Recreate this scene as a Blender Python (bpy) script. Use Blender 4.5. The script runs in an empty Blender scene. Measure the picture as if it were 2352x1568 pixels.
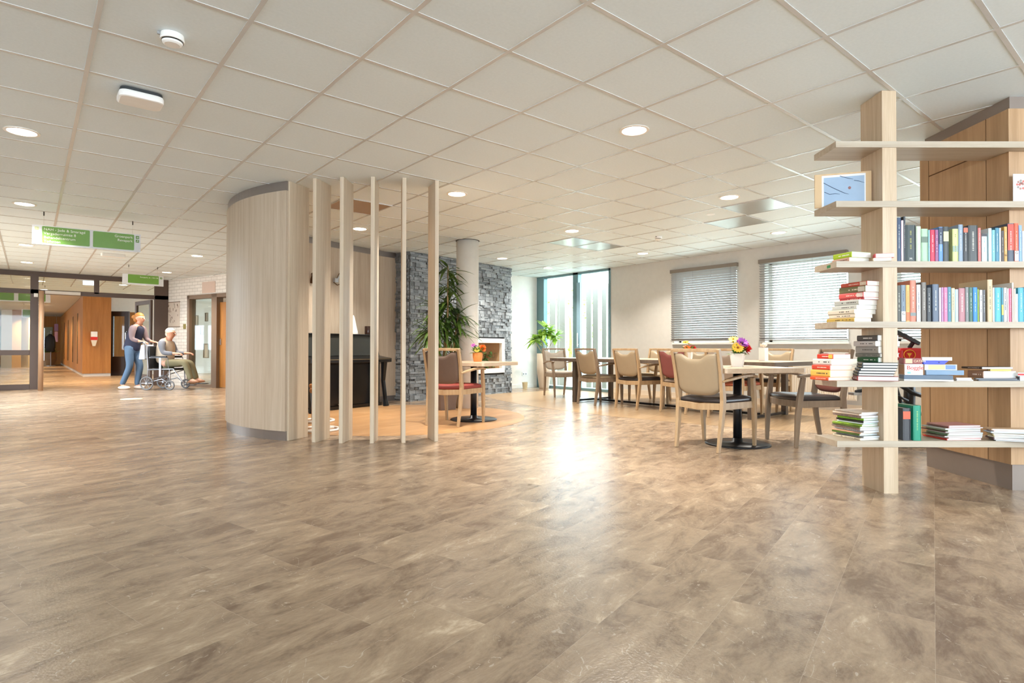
import bpy, bmesh, math, random
from mathutils import Vector, Matrix, Euler
random.seed(7)
SC = bpy.context.scene
COL = SC.collection
PI = math.pi
# ------------------------------------------------------------ camera
FPX, CZ, CEIL = 1338.0, 0.925, 2.5824
Rx = Vector((0.77030165, -0.63767783, 0.00153638))
Fx = Vector((0.63762808, 0.77026773, 0.01086563))
Ux = Vector((-0.00811219, -0.00739017, 0.99993979))
cd = bpy.data.cameras.new('camera')
cam = bpy.data.objects.new('camera', cd); COL.objects.link(cam)
cd.sensor_width = 36.0; cd.lens = FPX / 2352.0 * 36.0
cd.clip_start = 0.05; cd.clip_end = 200
M3 = Matrix((Rx, Ux, -Fx)).transposed()
cam.matrix_world = Matrix.Translation((0, 0, CZ)) @ M3.to_4x4()
SC.camera = cam
# ------------------------------------------------------------ world, exposure
W = bpy.data.worlds.new('world'); SC.world = W; W.use_nodes = True
bg = W.node_tree.nodes['Background']
bg.inputs[0].default_value = (0.76, 0.89, 1.0, 1); bg.inputs[1].default_value = 8.0
SC.view_settings.view_transform = 'Standard'
try: SC.view_settings.look = 'None'
except Exception: pass
SC.view_settings.gamma = 1.0
SC.view_settings.use_curve_mapping = False
SC.view_settings.exposure = 0.54
SC.cycles.use_denoising = True
SC.cycles.max_bounces = 7; SC.cycles.diffuse_bounces = 5
SC.cycles.sample_clamp_indirect = 6.0
SC.cycles.caustics_reflective = False; SC.cycles.caustics_refractive = False
# ------------------------------------------------------------ helpers
def s2l(c):
    c = c / 255.0
    return c / 12.92 if c <= 0.04045 else ((c + 0.055) / 1.055) ** 2.4
def rgb(c): return (s2l(c[0]), s2l(c[1]), s2l(c[2]), 1)
MATS = {}
def mat(name, col, rough=0.5, metal=0.0, spec=0.5, emit=0.0, bump=None, sheen=0, alpha=None, coat=0):
    if name in MATS: return MATS[name]
    m = bpy.data.materials.new(name); m.use_nodes = True
    nt = m.node_tree; b = nt.nodes['Principled BSDF']
    b.inputs['Base Color'].default_value = rgb(col)
    b.inputs['Roughness'].default_value = rough
    b.inputs['Metallic'].default_value = metal
    b.inputs['Specular IOR Level'].default_value = spec
    b.inputs['Coat Weight'].default_value = coat
    tc = nt.nodes.new('ShaderNodeTexCoord')
    nz = nt.nodes.new('ShaderNodeTexNoise'); nz.inputs['Scale'].default_value = 14
    nt.links.new(tc.outputs['Object'], nz.inputs['Vector'])
    mx = nt.nodes.new('ShaderNodeMixRGB'); mx.blend_type = 'MULTIPLY'
    mx.inputs[0].default_value = 0.10
    mx.inputs[1].default_value = rgb(col)
    nt.links.new(nz.outputs['Fac'], mx.inputs[2]); nt.links.new(mx.outputs[0], b.inputs['Base Color'])
    if emit:
        b.inputs['Emission Color'].default_value = rgb(col); b.inputs['Emission Strength'].default_value = emit
    if bump:
        n2 = nt.nodes.new('ShaderNodeTexNoise'); n2.inputs['Scale'].default_value = bump[0]
        bp = nt.nodes.new('ShaderNodeBump'); bp.inputs['Strength'].default_value = bump[1]; bp.inputs['Distance'].default_value = 0.01
        nt.links.new(tc.outputs['Object'], n2.inputs['Vector']); nt.links.new(n2.outputs['Fac'], bp.inputs['Height']); nt.links.new(bp.outputs[0], b.inputs['Normal'])
    MATS[name] = m
    return m
def wood(name, c1, c2, scale=(9, 9, 0.5), rough=0.42, contrast=1.0, plank=0.0):
    """streaky wood grain; the small entry of scale is the grain direction. plank = width of vertical boards with their own tone"""
    if name in MATS: return MATS[name]
    m = bpy.data.materials.new(name); m.use_nodes = True
    nt = m.node_tree; L = nt.links.new; b = nt.nodes['Principled BSDF']
    tc = nt.nodes.new('ShaderNodeTexCoord')
    mp = nt.nodes.new('ShaderNodeMapping'); mp.inputs['Scale'].default_value = scale
    L(tc.outputs['Object'], mp.inputs[0])
    n = nt.nodes.new('ShaderNodeTexNoise'); n.inputs['Scale'].default_value = 2.2; n.inputs['Detail'].default_value = 6; n.inputs['Roughness'].default_value = 0.65
    L(mp.outputs[0], n.inputs['Vector'])
    n2 = nt.nodes.new('ShaderNodeTexNoise'); n2.inputs['Scale'].default_value = 14; n2.inputs['Detail'].default_value = 3
    L(mp.outputs[0], n2.inputs['Vector'])
    ad = nt.nodes.new('ShaderNodeMath'); ad.operation = 'MULTIPLY_ADD'; ad.inputs[1].default_value = 0.35
    L(n2.outputs['Fac'], ad.inputs[0]); L(n.outputs['Fac'], ad.inputs[2])
    cr = nt.nodes.new('ShaderNodeValToRGB')
    cr.color_ramp.elements[0].position = 0.50 - 0.0; cr.color_ramp.elements[0].color = rgb(c2)
    cr.color_ramp.elements[1].position = 0.85; cr.color_ramp.elements[1].color = rgb(c1)
    L(ad.outputs[0], cr.inputs[0]); L(cr.outputs[0], b.inputs['Base Color'])
    b.inputs['Roughness'].default_value = rough
    MATS[name] = m
    return m
class MB:
    def __init__(s): s.bm = bmesh.new()
    def _add(s, vs, fs, mi=0, M=None):
        V = [s.bm.verts.new(M @ Vector(v) if M is not None else Vector(v)) for v in vs]
        for f in fs:
            try:
                fa = s.bm.faces.new([V[i] for i in f]); fa.material_index = mi
            except ValueError: pass
        return s
    def box(s, c, d, rz=0.0, mi=0, rx=0.0, ry=0.0):
        x, y, z = d[0] / 2, d[1] / 2, d[2] / 2
        M = Matrix.Translation(c) @ Euler((rx, ry, rz)).to_matrix().to_4x4()
        return s._add([(-x, -y, -z), (x, -y, -z), (x, y, -z), (-x, y, -z), (-x, -y, z), (x, -y, z), (x, y, z), (-x, y, z)],
                      [(0, 3, 2, 1), (4, 5, 6, 7), (0, 1, 5, 4), (1, 2, 6, 5), (2, 3, 7, 6), (3, 0, 4, 7)], mi, M)
    def mm(s, a, b, mi=0):
        return s.box([(a[i] + b[i]) / 2 for i in range(3)], [abs(b[i] - a[i]) for i in range(3)], 0, mi)
    def prism(s, poly, z0, z1, mi=0, M=None):
        n = len(poly)
        vs = [(p[0], p[1], z0) for p in poly] + [(p[0], p[1], z1) for p in poly]
        fs = [tuple(range(n - 1, -1, -1)), tuple(range(n, 2 * n))] + [(i, (i + 1) % n, n + (i + 1) % n, n + i) for i in range(n)]
        return s._add(vs, fs, mi, M)
    def lathe(s, prof, c=(0, 0, 0), n=24, mi=0, M=None, caps=True):
        vs, fs = [], []
        for r, z in prof:
            for i in range(n):
                a = 2 * PI * i / n
                vs.append((c[0] + r * math.cos(a), c[1] + r * math.sin(a), c[2] + z))
        k = len(prof)
        for j in range(k - 1):
            for i in range(n):
                fs.append((j * n + i, j * n + (i + 1) % n, (j + 1) * n + (i + 1) % n, (j + 1) * n + i))
        if caps:
            fs.append(tuple(range(n - 1, -1, -1))); fs.append(tuple(range((k - 1) * n, k * n)))
        return s._add(vs, fs, mi, M)
    def tube(s, pts, rad, n=10, mi=0, sq=None, up=(0, 0, 1), caps=True):
        """sweep of a round (or sq=(w,h) rectangular) section along pts; rad may be a list of scale"""
        P = [Vector(p) for p in pts]; K = len(P)
        vs, fs = [], []
        for k in range(K):
            t = (P[min(k + 1, K - 1)] - P[max(k - 1, 0)]).normalized()
            u = Vector(up)
            if abs(t.dot(u)) > 0.95: u = Vector((0, 1, 0)) if abs(t.y) < 0.9 else Vector((1, 0, 0))
            a = t.cross(u).normalized(); b = a.cross(t).normalized()
            r = rad[k] if isinstance(rad, (list, tuple)) else rad
            if sq:
                w, h = sq[0] / 2 * r, sq[1] / 2 * r
                for (i, j) in ((-1, -1), (1, -1), (1, 1), (-1, 1)): vs.append(P[k] + a * w * i + b * h * j)
            else:
                for i in range(n):
                    q = 2 * PI * i / n; vs.append(P[k] + a * r * math.cos(q) + b * r * math.sin(q))
        m = 4 if sq else n
        for k in range(K - 1):
            for i in range(m): fs.append((k * m + i, k * m + (i + 1) % m, (k + 1) * m + (i + 1) % m, (k + 1) * m + i))
        if caps: fs.append(tuple(range(m - 1, -1, -1))); fs.append(tuple(range((K - 1) * m, K * m)))
        return s._add(vs, fs, mi)
    def ball(s, c, r, n=14, m=9, mi=0, sc=(1, 1, 1)):
        prof = []
        vs, fs = [], []
        for j in range(m + 1):
            p = PI * j / m
            rr = max(math.sin(p), 0.02)
            for i in range(n):
                a = 2 * PI * i / n
                vs.append((c[0] + r * sc[0] * rr * math.cos(a), c[1] + r * sc[1] * rr * math.sin(a), c[2] - r * sc[2] * math.cos(p)))
        for j in range(m):
            for i in range(n): fs.append((j * n + i, j * n + (i + 1) % n, (j + 1) * n + (i + 1) % n, (j + 1) * n + i))
        fs.append(tuple(range(n - 1, -1, -1))); fs.append(tuple(range(m * n, m * n + n)))
        return s._add(vs, fs, mi)
    def leaf(s, a, b, w, droop=0.0, mi=0, seg=5, side=None):
        """a pointed blade from a to b, folded along its midrib"""
        a, b = Vector(a), Vector(b); d = b - a
        t = d.normalized(); sd = (side if side is not None else t.cross(Vector((0, 0, 1))))
        if sd.length < 0.05: sd = Vector((1, 0, 0))
        sd = sd.normalized(); nn = sd.cross(t)
        vs, fs = [], []
        for k in range(seg + 1):
            q = k / seg; c = a + d * q - Vector((0, 0, 1)) * droop * q * q
            ww = w * (math.sin(PI * min(1, q ** 0.7 * 0.97 + 0.03)) ** 0.8) / 2 + 0.0008
            vs += [c - sd * ww + nn * ww * 0.25, c, c + sd * ww + nn * ww * 0.25]
        for k in range(seg):
            fs += [(3 * k, 3 * k + 1, 3 * k + 4, 3 * k + 3), (3 * k + 1, 3 * k + 2, 3 * k + 5, 3 * k + 4)]
        return s._add(vs, fs, mi)
    def build(s, name, mats, parent=None, bevel=0.0, smooth=False, loc=None, rz=None, solid=0):
        bmesh.ops.recalc_face_normals(s.bm, faces=s.bm.faces) if not solid else None
        me = bpy.data.meshes.new(name); s.bm.to_mesh(me); s.bm.free()
        for m in (mats if isinstance(mats, (list, tuple)) else [mats]): me.materials.append(m)
        o = bpy.data.objects.new(name, me); COL.objects.link(o)
        if parent is not None: o.parent = parent
        if loc is not None: o.location = loc
        if rz is not None: o.rotation_euler = (0, 0, rz)
        if smooth:
            for p in me.polygons: p.use_smooth = True
        if bevel:
            md = o.modifiers.new('bevel', 'BEVEL'); md.width = bevel; md.segments = 2; md.limit_method = 'ANGLE'; md.angle_limit = math.radians(40)
        if solid:
            md = o.modifiers.new('solid', 'SOLIDIFY'); md.thickness = solid; md.offset = 0
        return o
def tag(o, label, cat, group=None, kind=None):
    o['label'] = label; o['category'] = cat
    if group: o['group'] = group
    if kind: o['kind'] = kind
    return o
def thing(name, label, cat, loc=(0, 0, 0), rz=0.0, group=None):
    o = bpy.data.objects.new(name, None); COL.objects.link(o); o.empty_display_size = 0.1
    o.location = loc; o.rotation_euler = (0, 0, rz)
    return tag(o, label, cat, group)
def struct(o, label=None):
    o['kind'] = 'structure'
    if label: o['label'] = label
    return o
def dup(root, loc, rz, label=None, group=None):
    r = root.copy(); COL.objects.link(r); r.location = loc; r.rotation_euler = (0, 0, rz)
    if label: r['label'] = label
    if group: r['group'] = group
    for ch in list(root.children):
        c = ch.copy(); COL.objects.link(c); c.parent = r
        for g in ch.children:
            d = g.copy(); COL.objects.link(d); d.parent = c
    return r
def lettering(text, size, m, parent, M, name='lettering', align='LEFT', depth=0.0008):
    cu = bpy.data.curves.new(name, 'FONT'); cu.body = text; cu.size = size; cu.extrude = depth; cu.align_x = align
    cu.materials.append(m)
    tmp = bpy.data.objects.new(name, cu)
    me = bpy.data.meshes.new_from_object(tmp)
    bpy.data.objects.remove(tmp)
    me.materials.clear(); me.materials.append(m)
    o = bpy.data.objects.new(name, me); COL.objects.link(o); o.parent = parent
    o.matrix_local = M
    return o
def S(u, w, z=0.0):
    """point u metres right of and w metres ahead of the camera's place on the floor"""
    return Vector((0.77030 * u + 0.63768 * w, -0.63768 * u + 0.77030 * w, z))
SROT = math.atan2(-0.63768, 0.77030)
def ray(x, y): return Fx + Rx * ((x - 1176) / FPX) - Ux * ((y - 784) / FPX)
def at(x, y, z=0.0):
    d = ray(x, y); t = (z - CZ) / d.z
    return Vector((d.x * t, d.y * t, z))
def atd(x, y, depth): return Vector((0, 0, CZ)) + ray(x, y) * depth
# ------------------------------------------------------------ materials
def ceiling_mat():
    m = bpy.data.materials.new('ceiling_tile'); m.use_nodes = True
    nt = m.node_tree; L = nt.links.new; b = nt.nodes['Principled BSDF']
    tc = nt.nodes.new('ShaderNodeTexCoord'); n = nt.nodes.new('ShaderNodeTexNoise'); n.inputs['Scale'].default_value = 60; n.inputs['Detail'].default_value = 4
    L(tc.outputs['Object'], n.inputs['Vector'])
    cr = nt.nodes.new('ShaderNodeValToRGB'); cr.color_ramp.elements[0].color = rgb((214, 225, 229)); cr.color_ramp.elements[1].color = rgb((226, 236, 240))
    L(n.outputs['Fac'], cr.inputs[0]); L(cr.outputs[0], b.inputs['Base Color'])
    b.inputs['Roughness'].default_value = 0.55; b.inputs['Specular IOR Level'].default_value = 0.4
    return m
def floor_mat():
    m = bpy.data.materials.new('stone_vinyl'); m.use_nodes = True
    nt = m.node_tree; L = nt.links.new; N = nt.nodes.new; b = nt.nodes['Principled BSDF']
    tc = N('ShaderNodeTexCoord'); mp = N('ShaderNodeMapping'); mp.inputs['Rotation'].default_value = (0, 0, math.radians(-14.5))
    L(tc.outputs['Object'], mp.inputs[0])
    sp = N('ShaderNodeSeparateXYZ'); L(mp.outputs[0], sp.inputs[0])
    def M(op, a, bb=None, c=None):
        k = N('ShaderNodeMath'); k.operation = op
        for i, v in enumerate((a, bb, c)):
            if v is None: continue
            if isinstance(v, (int, float)): k.inputs[i].default_value = v
            else: L(v, k.inputs[i])
        return k.outputs[0]
    ty = M('DIVIDE', sp.outputs[1], 0.305); iy = M('FLOOR', ty)
    tx = M('ADD', M('DIVIDE', sp.outputs[0], 0.61), M('MULTIPLY', iy, 0.37)); ix = M('FLOOR', tx)
    cb = N('ShaderNodeCombineXYZ'); L(ix, cb.inputs[0]); L(iy, cb.inputs[1])
    wn = N('ShaderNodeTexWhiteNoise'); wn.noise_dimensions = '3D'; L(cb.outputs[0], wn.inputs[0])
    off = N('ShaderNodeVectorMath'); off.operation = 'SCALE'; off.inputs[3].default_value = 9.0; L(wn.outputs['Color'], off.inputs[0])
    vv = N('ShaderNodeVectorMath'); vv.operation = 'ADD'; L(mp.outputs[0], vv.inputs[0]); L(off.outputs[0], vv.inputs[1])
    st = N('ShaderNodeMapping'); st.inputs['Scale'].default_value = (1.0, 2.1, 1); L(vv.outputs[0], st.inputs[0])
    n1 = N('ShaderNodeTexNoise'); n1.inputs['Scale'].default_value = 3.3; n1.inputs['Detail'].default_value = 9; n1.inputs['Roughness'].default_value = 0.70; n1.inputs['Distortion'].default_value = 0.55
    L(st.outputs[0], n1.inputs['Vector'])
    n2 = N('ShaderNodeTexNoise'); n2.inputs['Scale'].default_value = 34; n2.inputs['Detail'].default_value = 5; n2.inputs['Distortion'].default_value = 0.1
    L(st.outputs[0], n2.inputs['Vector'])
    s = M('ADD', M('MULTIPLY', n1.outputs['Fac'], 0.88), M('MULTIPLY', n2.outputs['Fac'], 0.12))
    s2 = M('ADD', s, M('MULTIPLY', M('SUBTRACT', wn.outputs['Value'], 0.5), 0.10))
    cr = N('ShaderNodeValToRGB'); e = cr.color_ramp.elements
    e[0].position = 0.36; e[0].color = rgb((119, 98, 80)); e[1].position = 0.69; e[1].color = rgb((202, 180, 153))
    k = cr.color_ramp.elements.new(0.47); k.color = rgb((148, 126, 104)); k = cr.color_ramp.elements.new(0.60); k.color = rgb((171, 148, 123))
    L(s2, cr.inputs[0])
    # pale veins
    n3 = N('ShaderNodeTexNoise'); n3.inputs['Scale'].default_value = 2.0; n3.inputs['Detail'].default_value = 3; n3.inputs['Distortion'].default_value = 2.0; L(vv.outputs[0], n3.inputs['Vector'])
    ve = M('ABSOLUTE', M('SUBTRACT', n3.outputs['Fac'], 0.5)); vm = M('MULTIPLY', M('LESS_THAN', ve, 0.0025), M('GREATER_THAN', n2.outputs['Fac'], 0.50))
    # joints
    fy = M('FRACT', ty); fx = M('FRACT', tx)
    jy = M('LESS_THAN', M('ABSOLUTE', M('SUBTRACT', fy, 0.5)), 0.4965); jx = M('LESS_THAN', M('ABSOLUTE', M('SUBTRACT', fx, 0.5)), 0.4982)
    jo = M('MULTIPLY', jy, jx)
    mx = N('ShaderNodeMixRGB'); L(M('MULTIPLY', vm, 0.45), mx.inputs[0]); L(cr.outputs[0], mx.inputs[1]); mx.inputs[2].default_value = rgb((205, 190, 172))
    mj = N('ShaderNodeMixRGB'); L(M('MULTIPLY', M('SUBTRACT', 1.0, jo), 0.35), mj.inputs[0]); L(mx.outputs[0], mj.inputs[1]); mj.inputs[2].default_value = rgb((190, 172, 152))
    L(mj.outputs[0], b.inputs['Base Color'])
    b.inputs['Roughness'].default_value = 0.26
    b.inputs['Specular IOR Level'].default_value = 0.7
    n4 = N('ShaderNodeTexNoise'); n4.inputs['Scale'].default_value = 95; n4.inputs['Detail'].default_value = 2; L(tc.outputs['Object'], n4.inputs['Vector'])
    bp = N('ShaderNodeBump'); bp.inputs['Strength'].default_value = 0.45; bp.inputs['Distance'].default_value = 0.002
    L(M('ADD', n4.outputs['Fac'], M('MULTIPLY', n2.outputs['Fac'], 0.4)), bp.inputs['Height']); L(bp.outputs[0], b.inputs['Normal'])
    return m
def plank_mat(name, c1, c2, ang, rough=0.3):
    m = bpy.data.materials.new(name); m.use_nodes = True
    nt = m.node_tree; L = nt.links.new; N = nt.nodes.new; b = nt.nodes['Principled BSDF']
    tc = N('ShaderNodeTexCoord'); mp = N('ShaderNodeMapping'); mp.inputs['Rotation'].default_value = (0, 0, ang); L(tc.outputs['Object'], mp.inputs[0])
    br = N('ShaderNodeTexBrick'); br.inputs['Scale'].default_value = 1.0; br.inputs['Brick Width'].default_value = 1.2; br.inputs['Row Height'].default_value = 0.14; br.inputs['Mortar Size'].default_value = 0.0012
    br.inputs['Color1'].default_value = rgb(c1); br.inputs['Color2'].default_value = rgb(c2); br.inputs['Mortar'].default_value = rgb([v * 0.72 for v in c2])
    L(mp.outputs[0], br.inputs['Vector'])
    m2 = N('ShaderNodeMapping'); m2.inputs['Scale'].default_value = (1.2, 16, 1); L(mp.outputs[0], m2.inputs[0])
    n = N('ShaderNodeTexNoise'); n.inputs['Scale'].default_value = 2.5; n.inputs['Detail'].default_value = 6; L(m2.outputs[0], n.inputs['Vector'])
    cr = N('ShaderNodeValToRGB'); cr.color_ramp.elements[0].position = 0.3; cr.color_ramp.elements[0].color = (0.62, 0.58, 0.52, 1); cr.color_ramp.elements[1].position = 0.7; cr.color_ramp.elements[1].color = (1, 1, 1, 1)
    L(n.outputs['Fac'], cr.inputs[0])
    mx = N('ShaderNodeMixRGB'); mx.blend_type = 'MULTIPLY'; mx.inputs[0].default_value = 0.8; L(br.outputs[0], mx.inputs[1]); L(cr.outputs[0], mx.inputs[2])
    L(mx.outputs[0], b.inputs['Base Color']); b.inputs['Roughness'].default_value = rough
    return m
def brick_mat():
    m = bpy.data.materials.new('painted_brick'); m.use_nodes = True
    nt = m.node_tree; L = nt.links.new; N = nt.nodes.new; b = nt.nodes['Principled BSDF']
    tc = N('ShaderNodeTexCoord'); mp = N('ShaderNodeMapping'); mp.inputs['Rotation'].default_value = (PI / 2, 0, 0); L(tc.outputs['Object'], mp.inputs[0])
    br = N('ShaderNodeTexBrick'); br.inputs['Scale'].default_value = 1; br.inputs['Brick Width'].default_value = 0.22; br.inputs['Row Height'].default_value = 0.075; br.inputs['Mortar Size'].default_value = 0.006
    br.inputs['Color1'].default_value = rgb((228, 220, 210)); br.inputs['Color2'].default_value = rgb((219, 210, 199)); br.inputs['Mortar'].default_value = rgb((188, 177, 165))
    L(mp.outputs[0], br.inputs['Vector']); L(br.outputs[0], b.inputs['Base Color']); b.inputs['Roughness'].default_value = 0.6
    return m
def glass_mat(name='pane_glass', tint=(0.93, 0.97, 0.96), refl=0.12):
    m = bpy.data.materials.new(name); m.use_nodes = True
    nt = m.node_tree; L = nt.links.new; N = nt.nodes.new
    for n in list(nt.nodes): nt.nodes.remove(n)
    o = N('ShaderNodeOutputMaterial'); t = N('ShaderNodeBsdfTransparent'); g = N('ShaderNodeBsdfGlossy'); lw = N('ShaderNodeLayerWeight'); f = N('ShaderNodeMath'); f.operation = 'MULTIPLY_ADD'; f.inputs[1].default_value = 0.5; f.inputs[2].default_value = 0.03; pw = N('ShaderNodeMath'); pw.operation = 'POWER'; pw.inputs[1].default_value = 4; lw.inputs[0].default_value = 0.5; L(lw.outputs['Facing'], pw.inputs[0]); L(pw.outputs[0], f.inputs[0]); mx = N('ShaderNodeMixShader')
    t.inputs[0].default_value = (*tint, 1); g.inputs['Roughness'].default_value = 0.03

    L(f.outputs[0], mx.inputs[0]); L(t.outputs[0], mx.inputs[1]); L(g.outputs[0], mx.inputs[2]); L(mx.outputs[0], o.inputs[0])
    return m
M_CEIL = ceiling_mat(); M_FLOOR = floor_mat(); M_GLASS = glass_mat()
M_GRID = mat('ceiling_bar', (202, 201, 198), 0.26, 0.0, 0.6)
M_WOODFLOOR = plank_mat('oak_plank', (202, 158, 112), (188, 142, 96), math.radians(-14.5))
M_WOODPALE = plank_mat('pale_oak_plank', (186, 158, 124), (174, 144, 110), math.radians(-14.5))
M_WALL = mat('wall_paint', (208, 204, 196), 0.65, bump=(160, 0.08))
M_WHITEWALL = mat('white_wall', (236, 231, 222), 0.5)
M_PANEL = wood('pale_ash_panel', (190, 174, 154), (172, 153, 131), (10, 10, 0.35), 0.45)
M_FIN = wood('ash_fin', (200, 183, 158), (180, 160, 136), (12, 12, 0.4), 0.5)
M_SHELF = wood('shelf_ash', (184, 171, 152), (168, 151, 130), (0.5, 12, 12), 0.42)
M_POST = wood('post_ash', (206, 184, 156), (184, 158, 128), (12, 12, 0.5), 0.45)
M_CHAIRWOOD = wood('beech_frame', (186, 158, 122), (166, 135, 99), (14, 14, 1.2), 0.4)
M_GREYWOOD = wood('grey_beech', (150, 130, 108), (130, 110, 90), (14, 14, 1.2), 0.4)
M_HONEY = wood('honey_veneer', (176, 118, 56), (152, 96, 40), (8, 8, 0.35), 0.45)
M_TABLETOP = wood('table_ash', (206, 184, 158), (186, 162, 136), (1.5, 10, 10), 0.35)
M_DARKTABLE = wood('dark_edge', (112, 98, 86), (88, 76, 66), (1.2, 10, 10), 0.35)
M_STEEL = mat('brushed_band', (150, 142, 138), 0.3, 0.7)
M_BAND = mat('taupe_band', (140, 126, 116), 0.4, 0.15)
M_BLACK = mat('black_steel', (28, 28, 32), 0.35, 0.3)
M_DARK = mat('dark_void', (30, 26, 24), 0.8)
M_BROWNFRAME = mat('brown_frame', (84, 66, 56), 0.4)
M_WHITE = mat('white_plastic', (238, 236, 232), 0.35)
M_WHITEPAINT = mat('white_paint', (240, 236, 228), 0.4)
M_BLIND = mat('taupe_slat', (168, 167, 166), 0.3)
M_STONE = None
# ============================================================ setting
# floor
floor = struct(MB().mm((-12, -4.7, -0.1), (9.54, 46, 0.0)).build('floor', M_FLOOR))
# wood inlays
def arc(cx, cy, r, a0, a1, n): return [(cx + r * math.cos(a0 + (a1 - a0) * i / (n - 1)), cy + r * math.sin(a0 + (a1 - a0) * i / (n - 1))) for i in range(n)]
struct(MB().prism(arc(3.80, 6.93, 1.66, 0, 2 * PI * 71 / 72, 72), 0.0003, 0.0016).build('floor_round_inlay', M_WOODFLOOR), 'round oak plank inlay in the floor of the curved niche')
pl = [(14.47 - math.sqrt(8.39 ** 2 - (y - 5.76) ** 2), y) for y in [1.0 + 0.25 * i for i in range(34)]]
struct(MB().prism([(9.24, 1.0)] + [(p[0], p[1]) for p in pl] + [(9.24, 9.25)], 0.0003, 0.0016).build('floor_dining_inlay', M_WOODPALE), 'pale oak plank inlay under the long table')
# ceiling
struct(MB().mm((-12, -4.7, CEIL), (9.5, 5.5, CEIL + 0.15)).mm((-0.9, 5.5, CEIL), (9.5, 16.5, CEIL + 0.15)).mm((-12, 16.5, CEIL), (9.5, 46, CEIL + 0.15)).build('ceiling', M_CEIL))
g = MB()
for i in range(-19, 17):
    x = -0.3506 + 0.6 * i
    if x < -0.9: g.mm((x - 0.012, -4.7, CEIL - 0.004), (x + 0.012, 5.5, CEIL + 0.001)); g.mm((x - 0.012, 16.5, CEIL - 0.004), (x + 0.012, 20, CEIL + 0.001))
    elif x < 9.3: g.mm((x - 0.012, -4.7, CEIL - 0.004), (x + 0.012, 20, CEIL + 0.001))
for j in range(-13, 28):
    y = 3.7092 + 0.6 * j
    g.mm((-0.9 if 5.5 < y < 16.5 else -12, y - 0.012, CEIL - 0.0032), (9.26, y + 0.012, CEIL + 0.001))
struct(g.build('ceiling_grid', M_GRID), 'square grid of metal bars between the ceiling tiles')
# window wall x = 9.26 with three window openings and the glazed corner
WX = 9.26
wins = [(5.19, 6.44, 1.02, 2.33), (3.44, 4.70, 1.02, 2.33), (1.55, 2.86, 1.02, 2.33), (-1.9, 0.7, 0.1, 2.5), (-4.5, -2.1, 0.1, 2.5)]  # last two are unseen openings, added to let in daylight
w = MB(); y = -4.7
for (a, b_, z0, z1) in sorted(wins):
    w.mm((WX, y, 0), (WX + 0.28, a, CEIL)); w.mm((WX, a, 0), (WX + 0.28, b_, z0)); w.mm((WX, a, z1), (WX + 0.28, b_, CEIL)); y = b_
w.mm((WX, y, 0), (WX + 0.28, 7.98, CEIL))
struct(w.build('wall_right', M_WALL))
struct(MB().mm((WX - 0.014, -4.7, 0.0), (WX, 7.98, 0.10)).mm((WX - 0.02, -4.7, 0.0), (WX, 7.98, 0.025)).build('baseboard_right', mat('cream_skirting', (226, 210, 188), 0.4)))
for k, (a, b_, z0, z1) in enumerate(wins[:3]):
    f = MB(); t = 0.05; X = WX + 0.16
    f.mm((X, a, z0), (X + 0.06, a + t, z1)).mm((X, b_ - t, z0), (X + 0.06, b_, z1)).mm((X, a, z0), (X + 0.06, b_, z0 + t)).mm((X, a, z1 - t), (X + 0.06, b_, z1))
    fr = struct(f.build('window_%d' % (k + 1), M_WHITEPAINT, bevel=0.003))
    MB().mm((X + 0.028, a + t, z0 + t), (X + 0.032, b_ - t, z1 - t)).build('pane', M_GLASS, fr)
    MB().mm((WX - 0.05, a - 0.02, z0 - 0.03), (WX + 0.16, b_ + 0.02, z0 + 0.005)).build('window_sill', M_WHITEPAINT, fr, bevel=0.004)
# glazed corner y 7.98 .. 10.2
GY0, GY1 = 7.98, 10.22
M_TEAL = mat('teal_grey_aluminium', (112, 142, 148), 0.35, 0.2)
f = MB()
f.mm((9.22, 9.98, 0), (9.34, 10.22, CEIL)).mm((9.24, 8.90, 0), (9.36, 9.06, CEIL)).mm((9.24, GY0, 0), (9.34, GY1, 0.06)).mm((9.24, GY0, CEIL - 0.05), (9.34, GY1, CEIL)).mm((9.24, GY0, 0), (9.32, GY0 + 0.05, CEIL))
gw = struct(f.build('window_4', M_TEAL, bevel=0.004), 'floor to ceiling glazing in teal grey frames')
MB().mm((9.28, GY0 + 0.05, 0.06), (9.285, 8.90, CEIL - 0.05)).mm((9.28, 9.06, 0.06), (9.285, 9.98, CEIL - 0.05)).build('pane', M_GLASS, gw)
MB().mm((9.20, 8.80, 0.06), (9.27, 8.90, 2.35)).build('door_stile', mat('blue_grey_stile', (150, 182, 200), 0.4), gw)
MB().tube([(9.16, 8.84, 0.95), (9.16, 8.84, 1.25)], 0.012).tube([(9.16, 8.84, 1.0), (9.2, 8.84, 1.0)], 0.008).build('handle', M_WHITE, gw)
# white wall right of stone wall
struct(MB().mm((7.35, 10.25, 0), (9.5, 10.45, CEIL)).build('wall_back', M_WHITEWALL))
struct(MB().mm((7.35, 10.235, 0), (9.24, 10.25, 0.08)).build('baseboard_back', M_WHITEPAINT))
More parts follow.
